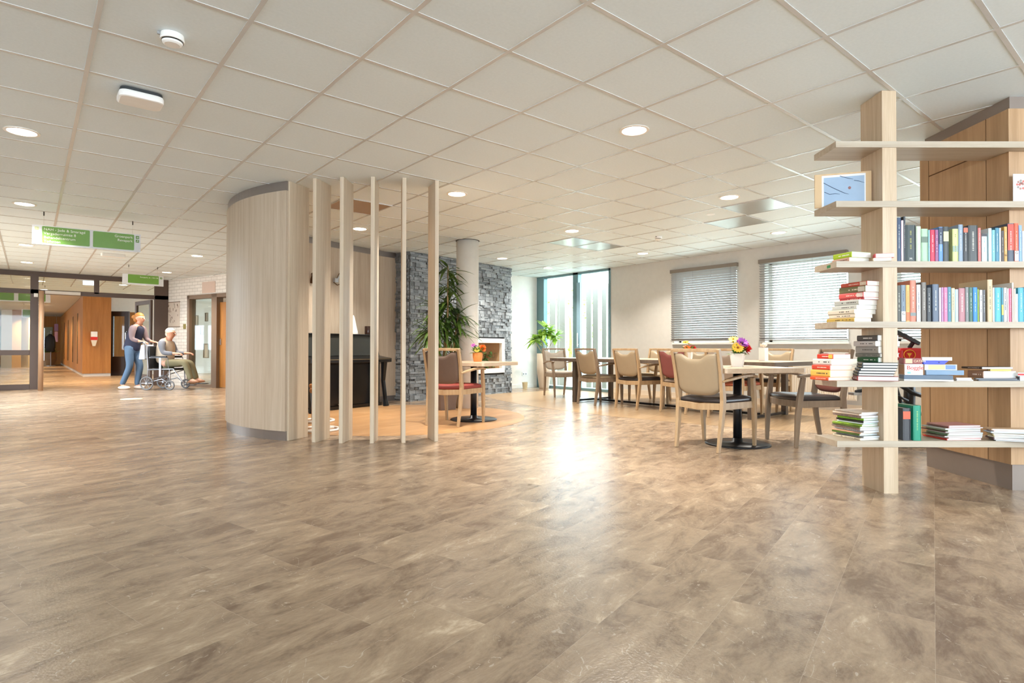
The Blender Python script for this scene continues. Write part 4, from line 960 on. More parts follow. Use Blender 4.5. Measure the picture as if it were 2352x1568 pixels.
frond_plant('potted_schefflera', 'bright green leafy plant in a tall beige planter by the glazed corner', (8.90, 9.62, 0), taper_pot(mat('beige_planter', (206, 190, 170), 0.5), 0.10, 0.165, 0.80, 0),
            [(0.0, 0, 0.76, -0.10, 0.02, 1.22, 20), (0.03, 0.02, 0.76, 0.14, -0.04, 1.34, 24), (-0.02, -0.02, 0.76, 0.02, 0.0, 1.45, 16), (0.02, 0, 0.76, 0.26, -0.12, 1.20, 16), (-0.02, 0.0, 0.76, -0.22, 0.10, 1.15, 14)],
            M_LEAFL, mat('pale_stem', (190, 180, 140), 0.7), 5, 0.10, 0.28, 0.35)
# waste bin and socket by the white wall
q = at(1211, 889)
t = thing('waste_bin', 'small beige waste bin on the floor by the white wall', 'bin', (8.62, 9.95, 0))
MB().lathe([(0.05, 0), (0.065, 0.15), (0.06, 0.15), (0.05, 0.02)], (0, 0, 0), 20, caps=False).lathe([(0.05, 0.0), (0.05, 0.004)], (0, 0, 0), 20).build('bin_body', mat('sand_plastic', (214, 200, 160), 0.5), t)
t = thing('wall_socket', 'white double socket low on the white wall beside the beige planter', 'socket', (8.86, 10.25, 0.32))
MB().mm((-0.075, -0.012, -0.04), (0.075, -0.0005, 0.04)).build('plate', M_WHITE, t, bevel=0.002)
for s in (-1, 1): MB().lathe([(0.019, 0.0), (0.019, 0.004)], (0, 0, 0), 16, 0, Matrix.Translation((0.037 * s, -0.011, 0)) @ Matrix.Rotation(PI / 2, 4, 'X')).build('outlet', mat('socket_grey', (150, 150, 150)), t)
# plants and branches in the fireplace niche
def npos(s_, n_, z): c = SA + sd * s_ + sn * n_; return Vector((c.x, c.y, z))
t = thing('niche_greenery', 'trailing green plant lying on the floor of the white framed niche', 'plant', npos(2.06, -0.10, NZ0 + 0.09)); rnd = random.Random(8)
m = MB()
for k in range(170):
    q = rnd.uniform(0, 2 * PI); r = rnd.uniform(0.0, 0.2); z = rnd.uniform(0.0, 0.12 if k < 90 else 0.30)
    a = Vector((r * 1.3 * math.cos(q), r * 0.5 * math.sin(q), z)); L_ = rnd.uniform(0.05, 0.14)
    m.leaf(a, a + Vector((math.cos(q * 3) * L_, math.sin(q * 3) * L_ * 0.5, rnd.uniform(-0.01, 0.08))), 0.045, 0.0, 0, 4)
m.tube([(0, 0, 0), (0.05, 0.0, 0.2), (-0.1, 0, 0.3)], 0.006, 6); m.build('foliage', leafmat('niche_leaf', (60, 96, 46), (120, 150, 90)), t)
t = thing('twig_bundle', 'bundle of pale curly twigs standing in the niche', 'twigs', npos(2.27, -0.12, NZ0 + 0.09))
m = MB()
for k in range(9):
    x = 0.0; pts = []
    for j in range(7):
        pts.append((0.02 * k - 0.08 + 0.03 * math.sin(j * 1.7 + k), 0.02 * math.cos(k * 2 + j), 0.44 * j / 6 * (0.7 + 0.03 * k)))
    m.tube(pts, [0.006, 0.006, 0.005, 0.005, 0.004, 0.003, 0.002], 5)
m.build('twig', mat('pale_twig', (196, 166, 128), 0.7), t)
# ============================================================ piano and wall ornament
PD = Vector((0.965, 0.26, 0)).normalized(); pang = math.atan2(PD.y, PD.x)
pc = Vector((4.36, 8.62, 0)) - PD * 0.74
t = thing('upright_piano', 'black upright piano with closed lid behind the wooden fins', 'piano', (pc.x, pc.y, 0), pang)
M_PB = mat('piano_black', (20, 19, 20), 0.22, 0, 0.6); M_PT = mat('piano_panel', (46, 46, 42), 0.3)
MB().mm((-0.74, 0.0, 0.05), (0.74, 0.26, 0.76)).build('lower_case', M_PB, t, bevel=0.004)
m = MB(); m._add([(-0.735, 0.0, 0.80), (0.735, 0.0, 0.80), (0.735, 0.26, 0.80), (-0.735, 0.26, 0.80), (-0.72, 0.07, 1.12), (0.70, 0.07, 1.12), (0.70, 0.26, 1.12), (-0.72, 0.26, 1.12)], [(0, 3, 2, 1), (4, 5, 6, 7), (0, 1, 5, 4), (1, 2, 6, 5), (2, 3, 7, 6), (3, 0, 4, 7)])
m.build('upper_case', M_PT, t, bevel=0.004)
MB().mm((-0.75, 0.03, 1.12), (0.73, 0.265, 1.135)).build('top_lid', M_PB, t, bevel=0.003)
m = MB(); m._add([(-0.75, -0.27, 0.70), (0.75, -0.27, 0.70), (0.75, 0.02, 0.66), (-0.75, 0.02, 0.66), (-0.75, -0.27, 0.76), (0.75, -0.27, 0.76), (0.75, 0.02, 0.80), (-0.75, 0.02, 0.80)], [(0, 3, 2, 1), (4, 5, 6, 7), (0, 1, 5, 4), (1, 2, 6, 5), (2, 3, 7, 6), (3, 0, 4, 7)])
m.build('keyboard_lid', M_PB, t, bevel=0.006)
MB().mm((-0.73, -0.272, 0.745), (0.73, -0.268, 0.752)).build('lid_strip', mat('brass_dull', (150, 130, 96), 0.35, 0.6), t)
for s in (-1, 1): MB().tube([(s * 0.68, -0.22, 0.001), (s * 0.68, -0.20, 0.10), (s * 0.68, -0.15, 0.40), (s * 0.68, -0.17, 0.70)], [1.2, 0.8, 0.8, 1.2], sq=(0.06, 0.06), up=(0, 1, 0)).build('leg', M_PB, t, bevel=0.004)
for k in (-0.07, 0.0, 0.07): MB().tube([(k, 0.0, 0.07), (k, -0.08, 0.06)], 0.01, 8).build('pedal', mat('brass_dull', (150, 130, 96), 0.35, 0.6), t)
MB().mm((-0.74, -0.05, 0.001), (0.74, 0.26, 0.05)).build('plinth', M_PB, t)
def pianopt(px, d): q = atd(px, 770, d); return q
def onpiano(a, b_): v = pc + PD * a + Vector((-PD.y, PD.x, 0)) * b_; return (v.x, v.y, 1.135)
def piano_a(px):    # distance along the piano whose middle line projects to this column
    best = min(((abs((lambda P: 1176 + FPX * ((P - Vector((0, 0, CZ))).dot(Rx)) / ((P - Vector((0, 0, CZ))).dot(Fx)))(Vector(onpiano(a / 100, 0.15))) - px), a / 100) for a in range(-74, 74)))
    return best[1]
t = thing('table_lamp', 'white cone shaped ornament on top of the piano, half hidden by a fin', 'ornament', onpiano(piano_a(812), 0.15))
MB().lathe([(0.075, 0), (0.07, 0.03), (0.045, 0.14), (0.02, 0.26), (0.004, 0.30)], (0, 0, 0), 24).build('cone', M_WHITE, t, smooth=True); MB().lathe([(0.08, 0), (0.08, 0.006)], (0, 0, 0), 24).build('foot', M_WHITE, t)
t['category'] = 'ornament'; t.name = 'cone_ornament'
t = thing('candle_jar', 'dark brown ribbed jar on top of the piano', 'jar', onpiano(piano_a(845), 0.15))
MB().lathe([(0.045, 0), (0.05, 0.02), (0.05, 0.13), (0.047, 0.135), (0.044, 0.13), (0.044, 0.02)], (0, 0, 0), 24, caps=False).build('jar', mat('dark_jar', (52, 34, 28), 0.2), t, smooth=True)
MB().lathe([(0.043, 0.012), (0.043, 0.10)], (0, 0, 0), 20).build('filling', mat('dark_wax', (40, 26, 22), 0.5), t)
def onwall(px, py):
    """sight line through a pixel to the back of the curved wall"""
    r = ray(px, py); best = None
    pts = path
    for i in range(12, len(pts) - 1):
        ax, ay = pts[i]; bx, by = pts[i + 1]; ex, ey = bx - ax, by - ay
        den = r.x * ey - r.y * ex
        if abs(den) < 1e-9: continue
        k = (ax * ey - ay * ex) / den; q = (r.x * ay - r.y * ax) / den * -1
        q = ((r.x * k - ax) * ex + (r.y * k - ay) * ey) / (ex * ex + ey * ey)
        if k > 5.5 and 0 <= q <= 1:
            P = Vector((0, 0, CZ)) + r * k; n = Vector((ey, -ex, 0)).normalized()
            if n.dot(Vector((-r.x, -r.y, 0))) < 0: n = -n
            return P, n
    return None
h = onwall(766, 645)
if h:
    P, n = h; a = math.atan2(n.y, n.x) + PI / 2; P = P + n * 0.045
    t = thing('wall_ornament', 'curved metal wall ornament hung on the wood wall above the piano', 'ornament', P, a)
    MB().mm((-0.05, -0.05, -0.03), (0.02, 0.0, 0.035)).build('block', mat('silver_block', (196, 200, 206), 0.3, 0.5), t, bevel=0.004)
    MB().tube([(-0.01, -0.04, 0.03), (0.02, -0.05, 0.10), (0.08, -0.05, 0.16), (0.16, -0.05, 0.19)], 0.006, 8).build('upper_arm', mat('bronze_arm', (96, 68, 44), 0.35, 0.5), t)
    MB().tube([(0.0, -0.03, 0.02), (0.05, -0.03, 0.06), (0.12, -0.03, 0.14)], 1, sq=(0.012, 0.03)).build('blade', mat('silver_block', (196, 200, 206)), t)
    MB().tube([(-0.06, -0.03, -0.03), (0.0, -0.04, -0.07), (0.06, -0.04, -0.05), (0.10, -0.04, -0.02)], 0.008, 8).build('lower_arm', mat('bronze_arm', (96, 68, 44)), t)
h = onwall(713, 641)
if h:
    P, n = h; a = math.atan2(n.y, n.x) + PI / 2; P = P + n * 0.045
    t = thing('wall_ornament', 'dark bronze wall ornament glimpsed in the first gap between the fins', 'ornament', P, a)
    MB().tube([(-0.03, -0.02, -0.07), (-0.02, -0.03, 0.0), (0.0, -0.02, 0.06), (-0.02, -0.01, 0.09)], [1.0, 1.4, 1.0, 0.3], sq=(0.02, 0.05)).build('body', mat('bronze_arm', (96, 68, 44)), t)
    MB().mm((-0.01, -0.02, -0.02), (0.01, 0.02, 0.02)).build('fixing', mat('bronze_arm', (96, 68, 44)), t)
# white round based stool behind the fins
for k, (x, y, r, lab) in enumerate([(S(-2.425, 7.3).x, S(-2.425, 7.3).y, 0.19, 'white ring based stool with honey wood legs behind the second fin, farther one'), (S(-2.15, 6.52).x, S(-2.15, 6.52).y, 0.21, 'white ring based stool nearer the fins, mostly hidden')]):
    t = thing('low_stool', lab, 'stool', (x, y, 0), 0.3)
    m = MB(); m.tube([(r * math.cos(q * PI / 12), r * math.sin(q * PI / 12), 0.014) for q in range(25)], 0.014, 8); m.build('base_ring', M_WHITE, t, smooth=True)
    for q in range(4): MB().tube([(0.09 * math.cos(q * PI / 2), 0.09 * math.sin(q * PI / 2), 0.02), (0.08 * math.cos(q * PI / 2), 0.08 * math.sin(q * PI / 2), 0.42)], 0.011, 8).build('leg', M_HONEY, t)
    MB().box((0, 0, 0.014), (2 * r, 0.03, 0.02)).build('base_bar', M_WHITE, t)
    MB().lathe([(0.10, 0.42), (0.11, 0.44), (0.11, 0.46), (0.10, 0.47)], (0, 0, 0), 28).build('seat', M_HONEY, t)
# ============================================================ bookshelf
U0, W0 = 2.074, 3.72
SHZ = [0.335, 0.718, 1.0965, 1.483, 1.869, 2.253]      # top faces
shelf = thing('bookshelf', 'tall open bookshelf of pale ash with six thick shelves', 'bookshelf', S(U0, W0), SROT)
for k, z in enumerate(SHZ):
    m = MB()
    m._add([(0, 0, z - 0.040), (3.2, 0, z - 0.040), (3.2, 0.074, z - 0.040), (1.172, 0.074, z - 0.040), (1.172, 0.27, z - 0.040), (0, 0.27, z - 0.040),
            (0, 0, z), (3.2, 0, z), (3.2, 0.074, z), (1.172, 0.074, z), (1.172, 0.27, z), (0, 0.27, z)],
           [(5, 4, 3, 2, 1, 0), (6, 7, 8, 9, 10, 11)] + [(i, (i + 1) % 6, 6 + (i + 1) % 6, 6 + i) for i in range(6)])
    m.build('shelf', M_SHELF, shelf, bevel=0.0012)
zz = [0] + [v for z in SHZ for v in (z - 0.040, z)] + [CEIL - 0.001]
pu0, pu1 = 2.374 - U0, 2.466 - U0
m = MB()
for a, b_ in zip(zz[0::2], zz[1::2]): m.mm((pu0, 0.006, a), (pu1, 0.235, b_))
m.build('upright_post', M_POST, shelf)
MB().mm((-0.0012, 0.07, 1.450), (0.0, 0.11, 1.468)).build('green_sticker', mat('sticker_green', (40, 120, 70), 0.5), shelf)
# ---------- standing books
def pages_mat(c=(238, 232, 218)): return mat('paper_%d_%d' % (c[0], c[2]), c, 0.8)
ORD = ['first', 'second', 'third', 'fourth', 'fifth', 'sixth', 'seventh', 'eighth', 'ninth', 'tenth', 'eleventh', 'twelfth', 'thirteenth', 'fourteenth']
def title_marks(parent, axis, rect, col, n, seed):
    """short strokes of a spine title"""
    rnd = random.Random(seed); m = MB(); a0, a1, b0, b1, f = rect
    mt = mat('ink_%d_%d_%d' % col, col, 0.5)
    p = b0; am, ah = (a0 + a1) / 2, (a1 - a0) * 0.34; a0, a1 = am - ah, am + ah
    for k in range(n):
        l = (b1 - b0) / n * rnd.uniform(0.45, 0.88)
        if rnd.random() < 0.16: p += (b1 - b0) / n; continue
        if axis == 'z': m.mm((a0, f - 0.0006, p), (a1, f, p + l))
        else: m.mm((f - 0.0006, p, a0), (f, p + l, a1))
        p += (b1 - b0) / n
    return m.build('spine_title', mt, parent)
def standing(row, px0, px1, ytop, zsh, col, name, ink=(235, 230, 215), deep=0.15, label=None, band=None, wf=3.735, group=None, text=None, lab2=None):
    u0, u1 = (px0 - 1176) * wf / FPX, (px1 - 1176) * wf / FPX - 0.0012
    h = atd((px0 + px1) / 2, ytop, wf).z - zsh
    wd = u1 - u0; deep = min(deep, 0.245)
    if u1 > 3.24: deep = 0.06
    if ink and name: ink = tuple(int(ink[i] * 0.72 + col[i] * 0.28) for i in range(3))
    t = 0.0025 if wd > 0.012 else 0.0015
    P = S(u0, wf, zsh)
    m = MB(); m.mm((0, 0.001, 0), (t, deep, h)).mm((wd - t, 0.001, 0), (wd, deep, h)); 
    m.prism([(0, 0.004), (wd * 0.2, 0.0), (wd * 0.8, 0.0), (wd, 0.004), (wd, 0.006), (0, 0.006)], 0, h)
    o = m.build('book', mat('cover_%d_%d_%d' % col, col, 0.4), loc=P, rz=SROT)
    MB().mm((t, 0.006, 0.003), (wd - t, deep - 0.003, h - 0.003)).build('pages', pages_mat(), o)
    if band:
        c, z0, z1 = band
        MB().mm((wd * 0.02, -0.0006, h * z0), (wd * 0.98, 0.0, h * z1)).build('spine_band', mat('cover_%d_%d_%d' % c, c, 0.4), o)
    if wd > 0.008 and ink:
        title_marks(o, 'z', (wd * 0.38, wd * 0.62, h * 0.30, h * 0.85, -0.0001), ink, max(5, int(h / 0.018)), int(px0))
    if text:
        s, z, sz, c = text
        lettering(s, sz, mat('ink_%d_%d_%d' % c, c, 0.5), o, Matrix.Translation((wd / 2, -0.0008, h * z)) @ Matrix.Rotation(PI / 2, 4, 'X'), align='CENTER')
    tag(o, name, 'book', group)
    return o
def cA(x, ox=2040, s=5.6): return ox + x / s
rowA = [(125, 175, 105, (44, 66, 96), 'navy', .20), (178, 207, 140, (226, 196, 204), 'pale pink', .14), (208, 234, 90, (46, 50, 56), 'tall black', .20),
        (236, 362, 200, (44, 54, 52), 'very thick dark green', .16), (370, 432, 218, (196, 210, 184), 'white and pale green', .15), (436, 521, 250, (170, 204, 168), 'mint green', .14),
        (526, 548, 265, (140, 190, 196), 'thin teal', .14), (551, 612, 262, (206, 36, 72), 'crimson', .14), (616, 656, 262, (150, 82, 130), 'purple', .14),
        (661, 714, 225, (96, 146, 204), 'blue and navy', .17), (719, 791, 222, (60, 62, 60), 'black with cream blocks', .17), (838, 912, 250, (206, 214, 140), 'thick lime green', .16),
        (916, 974, 195, (140, 156, 172), 'slate blue', .20), (979, 1038, 230, (50, 46, 48), 'black with orange square', .15), (1042, 1164, 205, (62, 62, 60), 'very thick charcoal', .20),
        (1168, 1204, 238, (224, 112, 104), 'coral', .14), (1215, 1284, 312, (206, 222, 230), 'short white and blue', .13), (1302, 1344, 242, (206, 226, 226), 'white', .16),
        (1347, 1388, 265, (122, 182, 194), 'light teal', .14), (1391, 1440, 238, (62, 128, 152), 'deep teal', .16), (1442, 1464, 240, (224, 226, 222), 'thin white', .14),
        (1468, 1502, 275, (66, 50, 44), 'dark brown', .13), (1505, 1543, 222, (206, 156, 76), 'ochre', .15), (1548, 1631, 180, (70, 76, 92), 'large red and navy', .20),
        (1636, 1690, 178, (222, 88, 48), 'orange spined', .17), (1694, 1733, 205, (126, 160, 210), 'light blue', .16), (1737, 1775, 280, (214, 216, 216), 'pale grey', .14)]
for k, (a, b_, yt, c, nm, dp) in enumerate(rowA):
    px0, px1, y_ = cA(a), cA(b_), 480 + yt / 5.6
    prev = 'the shelf post' if k == 0 else 'the %s book' % rowA[k - 1][4]
    lab = ('%s book, fourth shelf, right of %s' % (nm, prev))
    kw = {}
    if k == 3: kw = dict(text=('M', 0.04, 0.022, (235, 235, 230)), ink=(190, 186, 90))
    if k == 10: kw = dict(band=((214, 210, 160), 0.58, 0.86), ink=None)
    if k == 9: kw = dict(band=((40, 48, 72), 0.5, 0.98), ink=(235, 235, 240))
    if k == 11: kw = dict(band=((150, 166, 150), 0.30, 0.48), ink=(120, 130, 60))
    if k == 13: kw = dict(band=((222, 96, 60), 0.85, 0.98))
    if k == 16: kw = dict(band=((46, 40, 44), 0.9, 1.0), ink=(110, 160, 200))
    if k == 23: kw = dict(band=((216, 58, 26), 0.30, 0.98), ink=(240, 220, 200))
    if k == 24: kw = dict(band=((236, 232, 226), 0.02, 0.28), text=('G', 0.20, 0.024, (60, 56, 56)))
    if k == 22: kw = dict(text=('G', 0.16, 0.018, (60, 50, 40)))
    if k == 5: kw = dict(band=((96, 116, 96), 0.58, 0.76), ink=None)
    standing(k, px0, px1, y_, SHZ[3], c, lab, deep=dp, group='books standing on the fourth shelf', **kw)
rowB = [(121, 169, 980, (76, 74, 62), 'dark olive', .14), (172, 231, 975, (120, 134, 146), 'grey blue', .15), (234, 284, 975, (222, 172, 88), 'mustard yellow', .15), (288, 364, 915, (208, 124, 96), 'tall terracotta', .21),
        (372, 424, 970, (214, 212, 206), 'white and navy', .17), (436, 497, 940, (116, 106, 96), 'grey brown', .18), (506, 559, 1010, (44, 46, 50), 'short black', .15), (576, 659, 965, (86, 98, 118), 'thick slate', .20),
        (662, 687, 1008, (232, 214, 218), 'thin whitish pink', .14), (691, 718, 1005, (180, 130, 172), 'lilac', .14), (723, 769, 1005, (230, 120, 160), 'pink', .14), (771, 818, 1000, (70, 126, 146), 'teal patterned', .15),
        (822, 864, 1015, (226, 206, 160), 'cream patterned', .15), (866, 908, 1030, (180, 208, 222), 'pale blue', .14), (914, 997, 1015, (176, 116, 122), 'thick dusty rose', .14), (1001, 1044, 1003, (122, 124, 122), 'mid grey', .15),
        (1049, 1094, 1005, (52, 98, 78), 'bottle green', .15), (1099, 1154, 1005, (36, 130, 204), 'bright blue', .15), (1156, 1172, 1030, (160, 196, 56), 'thin lime', .14), (1181, 1221, 1038, (196, 190, 182), 'light grey', .13),
        (1223, 1257, 1038, (84, 80, 84), 'dark grey', .13), (1284, 1350, 905, (206, 180, 140), 'large cream picture', .24), (1352, 1376, 1010, (222, 228, 226), 'thin white', .14), (1381, 1460, 1008, (74, 170, 186), 'turquoise', .15),
        (1464, 1489, 1010, (40, 128, 146), 'teal and yellow', .15), (1491, 1535, 1010, (190, 182, 176), 'marbled grey', .15), (1539, 1559, 1020, (236, 226, 230), 'slim white and pink', .14), (1562, 1592, 1020, (226, 82, 120), 'hot pink', .14),
        (1600, 1621, 945, (230, 224, 212), 'tall thin ivory', .20), (1624, 1650, 1020, (222, 202, 176), 'beige', .14), (1652, 1676, 1090, (236, 232, 226), 'short white', .12), (1679, 1755, 1010, (64, 160, 186), 'wide turquoise', .15), (1758, 1800, 1000, (210, 214, 216), 'pale silver', .15)]
for k, (a, b_, yt, c, nm, dp) in enumerate(rowB):
    px0, px1, y_ = cA(a), cA(b_), 480 + yt / 5.6
    prev = 'the shelf post' if k == 0 else 'the %s book' % rowB[k - 1][4]
    lab = ('%s book, third shelf, right of %s' % (nm, prev.replace('very ', '')))
    kw = {}
    if k == 1: kw = dict(band=((234, 234, 230), 0.02, 0.28), text=('G', 0.18, 0.024, (50, 50, 50)), ink=(60, 50, 90))
    if k == 2: kw = dict(band=((224, 110, 50), 0.03, 0.26), ink=(150, 110, 60))
    if k == 3: kw = dict(band=((120, 128, 124), 0.14, 0.22), ink=(240, 220, 210))
    if k == 21: kw = dict(ink=(90, 70, 50))
    if k == 24: kw = dict(band=((206, 196, 60), 0.2, 0.5), ink=None)
    if k == 11: kw = dict(ink=(220, 230, 230))
    if k in (4, 12, 19, 25): kw = dict(ink=(50, 50, 80))
    standing(k, px0, px1, y_, SHZ[2], c, lab, deep=dp, group='books standing on the third shelf', **kw)
# bottom shelf uprights
o = standing(0, 2073, 2091, 937, SHZ[0], (66, 66, 70), 'dark grey book with an orange red label, standing on the lowest shelf', deep=0.16, band=((226, 96, 64), 0.66, 0.90), ink=None, wf=3.75, group='books on the lowest shelf')
standing(1, 2097, 2115, 931, SHZ[0], (26, 142, 112), 'tall emerald green book standing on the lowest shelf', deep=0.19, ink=(180, 200, 120), wf=3.74, group='books on the lowest shelf')
# ---------- lying books
def lying(pxL, pxC, pxR, z0, h, col, name, th=72, page=(240, 236, 226), wf=3.735, hard=False, cat='book', kind='book', ink=(240, 235, 225), group=None, solid=False, label_col=None, maxw=None):
    s, c = math.sin(math.radians(th)), math.cos(math.radians(th))
    a, b_, uc = (pxL - 1176) / FPX, (pxR - 1176) / FPX, (pxC - 1176) * wf / FPX
    Ls = (uc - a * wf) / (c + a * s); Wp = (b_ * wf - uc) / (s - b_ * c)
    if maxw: Wp = min(Wp, maxw)
    P = S(uc, wf, z0); rz = SROT + math.radians(90 - th)
    t = 0.003 if hard else 0.0012; t = min(t, h * 0.2)
    cm = mat('cover_%d_%d_%d' % col, col, 0.4)
    if solid:
        o = MB().mm((0, 0, 0), (Wp, Ls, h - 0.0006)).build(kind, cm, loc=P, rz=rz, bevel=0.0012)
    else:
        m = MB().mm((0.004, 0, 0), (Wp, Ls, t)).mm((0.004, 0, h - t - 0.0004), (Wp, Ls, h - 0.0004))
        hh = h - 0.0004
        m._add([(0.004, 0, 0), (0.0, 0, hh * 0.2), (0.0, 0, hh * 0.8), (0.004, 0, hh), (0.006, 0, hh), (0.006, 0, 0), (0.004, Ls, 0), (0.0, Ls, hh * 0.2), (0.0, Ls, hh * 0.8), (0.004, Ls, hh), (0.006, Ls, hh), (0.006, Ls, 0)],
               [(0, 1, 2, 3, 4, 5), (11, 10, 9, 8, 7, 6), (0, 6, 7, 1), (1, 7, 8, 2), (2, 8, 9, 3), (3, 9, 10, 4), (4, 10, 11, 5), (5, 11, 6, 0)])
        o = m.build(kind, cm, loc=P, rz=rz)
        i_ = 0.004 if hard else 0.0006
        MB().mm((0.006, i_, t), (Wp - i_, Ls - i_, h - t - 0.0004)).build('pages', pages_mat(page), o)
    if ink and h > 0.008 and not solid: title_marks(o, 'x', (h * 0.36, h * 0.62, Ls * 0.12, Ls * 0.7, -0.0001), ink, 9, int(pxC + z0 * 1000))
    if label_col: MB().mm((-0.0007, Ls * 0.02, h * 0.12), (0, Ls * 0.26, h * 0.88)).build('library_label', mat('cover_%d_%d_%d' % label_col, label_col, 0.5), o)
    tag(o, name, cat, group)
    return o, Ls, Wp
def cD(x): return 1840 + x / 7.127
def hpx(d, s): return d / s / FPX * 3.735
stk = [(655, 1080, 1460, 75, (206, 86, 66), 'red orange', (228, 206, 180)), (625, 1050, 1400, 105, (128, 122, 84), 'olive', (220, 210, 190)), (620, 1020, 1400, 90, (228, 96, 92), 'coral red', (236, 214, 204)), (635, 1030, 1305, 35, (186, 60, 62), 'thin dark red', None),
       (545, 945, 1280, 90, (190, 188, 178), 'warm grey', None), (510, 910, 1305, 70, (206, 204, 194), 'pale grey', None), (435, 870, 1225, 75, (226, 212, 190), 'cream', None), (455, 885, 1170, 65, (234, 216, 192), 'plain cream', None), (420, 867, 1150, 67, (196, 160, 74), 'mustard', None)]
z = SHZ[2]
n = len(stk)
for k in range(n - 1, -1, -1):
    a, c_, r, dh, col, nm, lc = stk[k]; h = hpx(dh, 7.127)
    lying(cD(a), cD(c_), cD(r), z, h, col, '%s paperback lying %s from the top of the stack on the third shelf' % (nm, ORD[k]), th=71 if k > 3 else 74, ink=(70, 60, 56) if k > 3 else (244, 226, 206), group='paperbacks stacked left of the post, third shelf', label_col=lc)
    z += h
z3 = SHZ[3]
h1, h2 = hpx(75, 7.127), hpx(92, 7.127)
lying(cD(515), cD(790), cD(1120), z3, h1, (206, 160, 140), 'pinkish paperback under the lime green one on the fourth shelf', th=76, ink=(90, 60, 50), wf=3.745)
lying(cD(530), cD(830), cD(1150), z3 + h1, h2, (170, 196, 36), 'lime green paperback lying on top, at the left of the fourth shelf', th=74, wf=3.74)
h3, h4 = hpx(55, 7.127), hpx(70, 7.127)
lying(cD(1165), cD(1185), cD(1490), z3, h3, (226, 202, 170), 'beige paperback under the red spined one, before the post on the fourth shelf', th=104, ink=None, wf=3.728, maxw=0.17)
lying(cD(1178), cD(1215), cD(1535), z3 + h3, h4, (196, 50, 46), 'red spined paperback lying before the post on the fourth shelf', th=104, wf=3.725, maxw=0.2, ink=None)
def cF(x): return 1840 + x / 4.9
z5 = SHZ[1]
stA = [(180, 355, 555, 55, (220, 60, 40), 'red and white'), (130, 340, 630, 70, (226, 224, 214), 'white'), (120, 320, 575, 55, (220, 74, 50), 'red orange'), (105, 320, 580, 80, (236, 190, 90), 'thick yellow'), (100, 300, 550, 38, (226, 84, 40), 'thin bright orange')]
z = z5
for k in range(4, -1, -1):
    a, c_, r, dh, col, nm = stA[k]; h = hpx(dh, 4.9)
    lying(cF(a), cF(c_), cF(r), z, h, col, '%s paperback lying %s from top, left end of second shelf' % (nm, ORD[k]), th=76, ink=(60, 50, 50) if k in (1, 3) else (250, 230, 210), group='paperbacks stacked at the left end, second shelf', page=(232, 218, 196), label_col=(240, 200, 80) if k == 0 else None)
    z += h
stB = [(628, 858, 1095, 65, (84, 80, 76), 'dark grey', 76, False), (590, 835, 1110, 60, (196, 190, 184), 'light grey', 76, False), (612, 866, 1100, 80, (160, 152, 144), 'thick grey', 76, True), (610, 885, 1108, 45, (136, 132, 122), 'thin grey', 78, True), (630, 862, 1090, 58, (44, 96, 62), 'green', 76, True),
       (628, 685, 1095, 31, (24, 22, 22), 'black and gold', 108, True), (622, 685, 1090, 31, (24, 22, 22), 'black and gold', 108, True), (602, 660, 1078, 31, (24, 22, 22), 'black and gold', 108, True), (586, 640, 1060, 30, (24, 22, 22), 'black and gold', 108, True), (578, 635, 1048, 28, (24, 22, 22), 'black and gold', 108, True), (568, 630, 1102, 54, (150, 44, 34), 'dark red', 106, True)]
z = z5
for k in range(len(stB) - 1, -1, -1):
    a, c_, r, dh, col, nm, th, hd = stB[k]; h = hpx(dh, 4.9)
    lying(cF(a), cF(c_), cF(r), z, h, col, '%s book lying %s from the top of the tall stack before the post' % (nm, ORD[k]), th=th, hard=hd, ink=(214, 190, 120) if 4 < k < 10 else ((230, 225, 215) if k in (0, 4, 10) else (90, 84, 80)), group='books in the tall stack before the post, second shelf', wf=3.732)
    z += h
# games and boxes, second shelf
def boxy(kind, pxL, pxC, pxR, z0, h, col, name, th=100, wf=3.735, cat='board game', group=None, maxw=None, dp=None):
    o, Ls, Wp = lying(pxL, pxC, pxR, z0, h, col, name, th=th, wf=wf, cat=cat, kind=kind, ink=None, solid=True, maxw=maxw, group=group)
    return o, Ls, Wp
hw = hpx(22, 5.6); hs = hpx(52, 5.6)
boxy('flat_box', 2066, 2076, 2190, z5, hw, (226, 230, 232), 'thin white box under the slate blue one on the second shelf', 104, cat='box')
boxy('flat_box', 2064, 2076, 2189, z5 + hw, hs, (92, 110, 130), 'long slate blue box carrying the word game', 104, cat='box')
zb = z5 + hw + hs; hb = hpx(142, 5.6)
o, Ls, Wp = boxy('board_game', 2063, 2077.5, 2120, zb, hb, (236, 230, 224), 'white word game box with red lettering on the second shelf', 102)
lettering('Boggle', 0.036, mat('game_red', (222, 86, 78), 0.5), o, Matrix.Translation((0.012, -0.0008, hb * 0.50)) @ Matrix.Rotation(PI / 2, 4, 'X'))
MB().mm((-0.0007, 0.004, 0.004), (0, Ls - 0.004, hb - 0.004)).build('end_picture', mat('end_tan', (190, 140, 90), 0.5), o)
MB().mm((0.015, -0.0008, hb * 0.12), (0.035, 0, hb * 0.3)).build('print', mat('game_sky', (150, 200, 220), 0.5), o)
hc = hpx(74, 5.6)
o, Ls, Wp = boxy('board_game', 2063.5, 2076, 2118, zb + hb, hc, (150, 66, 62), 'dark red board game box lettered CATAN on top of the word game', 102)
lettering('CATAN', 0.020, mat('game_cream', (246, 226, 190), 0.5), o, Matrix.Translation((0.055, -0.0008, hc * 0.32)) @ Matrix.Rotation(PI / 2, 4, 'X'))
MB().mm((0.008, -0.0007, hc * 0.12), (0.048, 0, hc * 0.88)).build('emblem', mat('emblem_sand', (222, 196, 160), 0.5), o)
wf2 = 3.76
hd = hpx(62, 5.6)
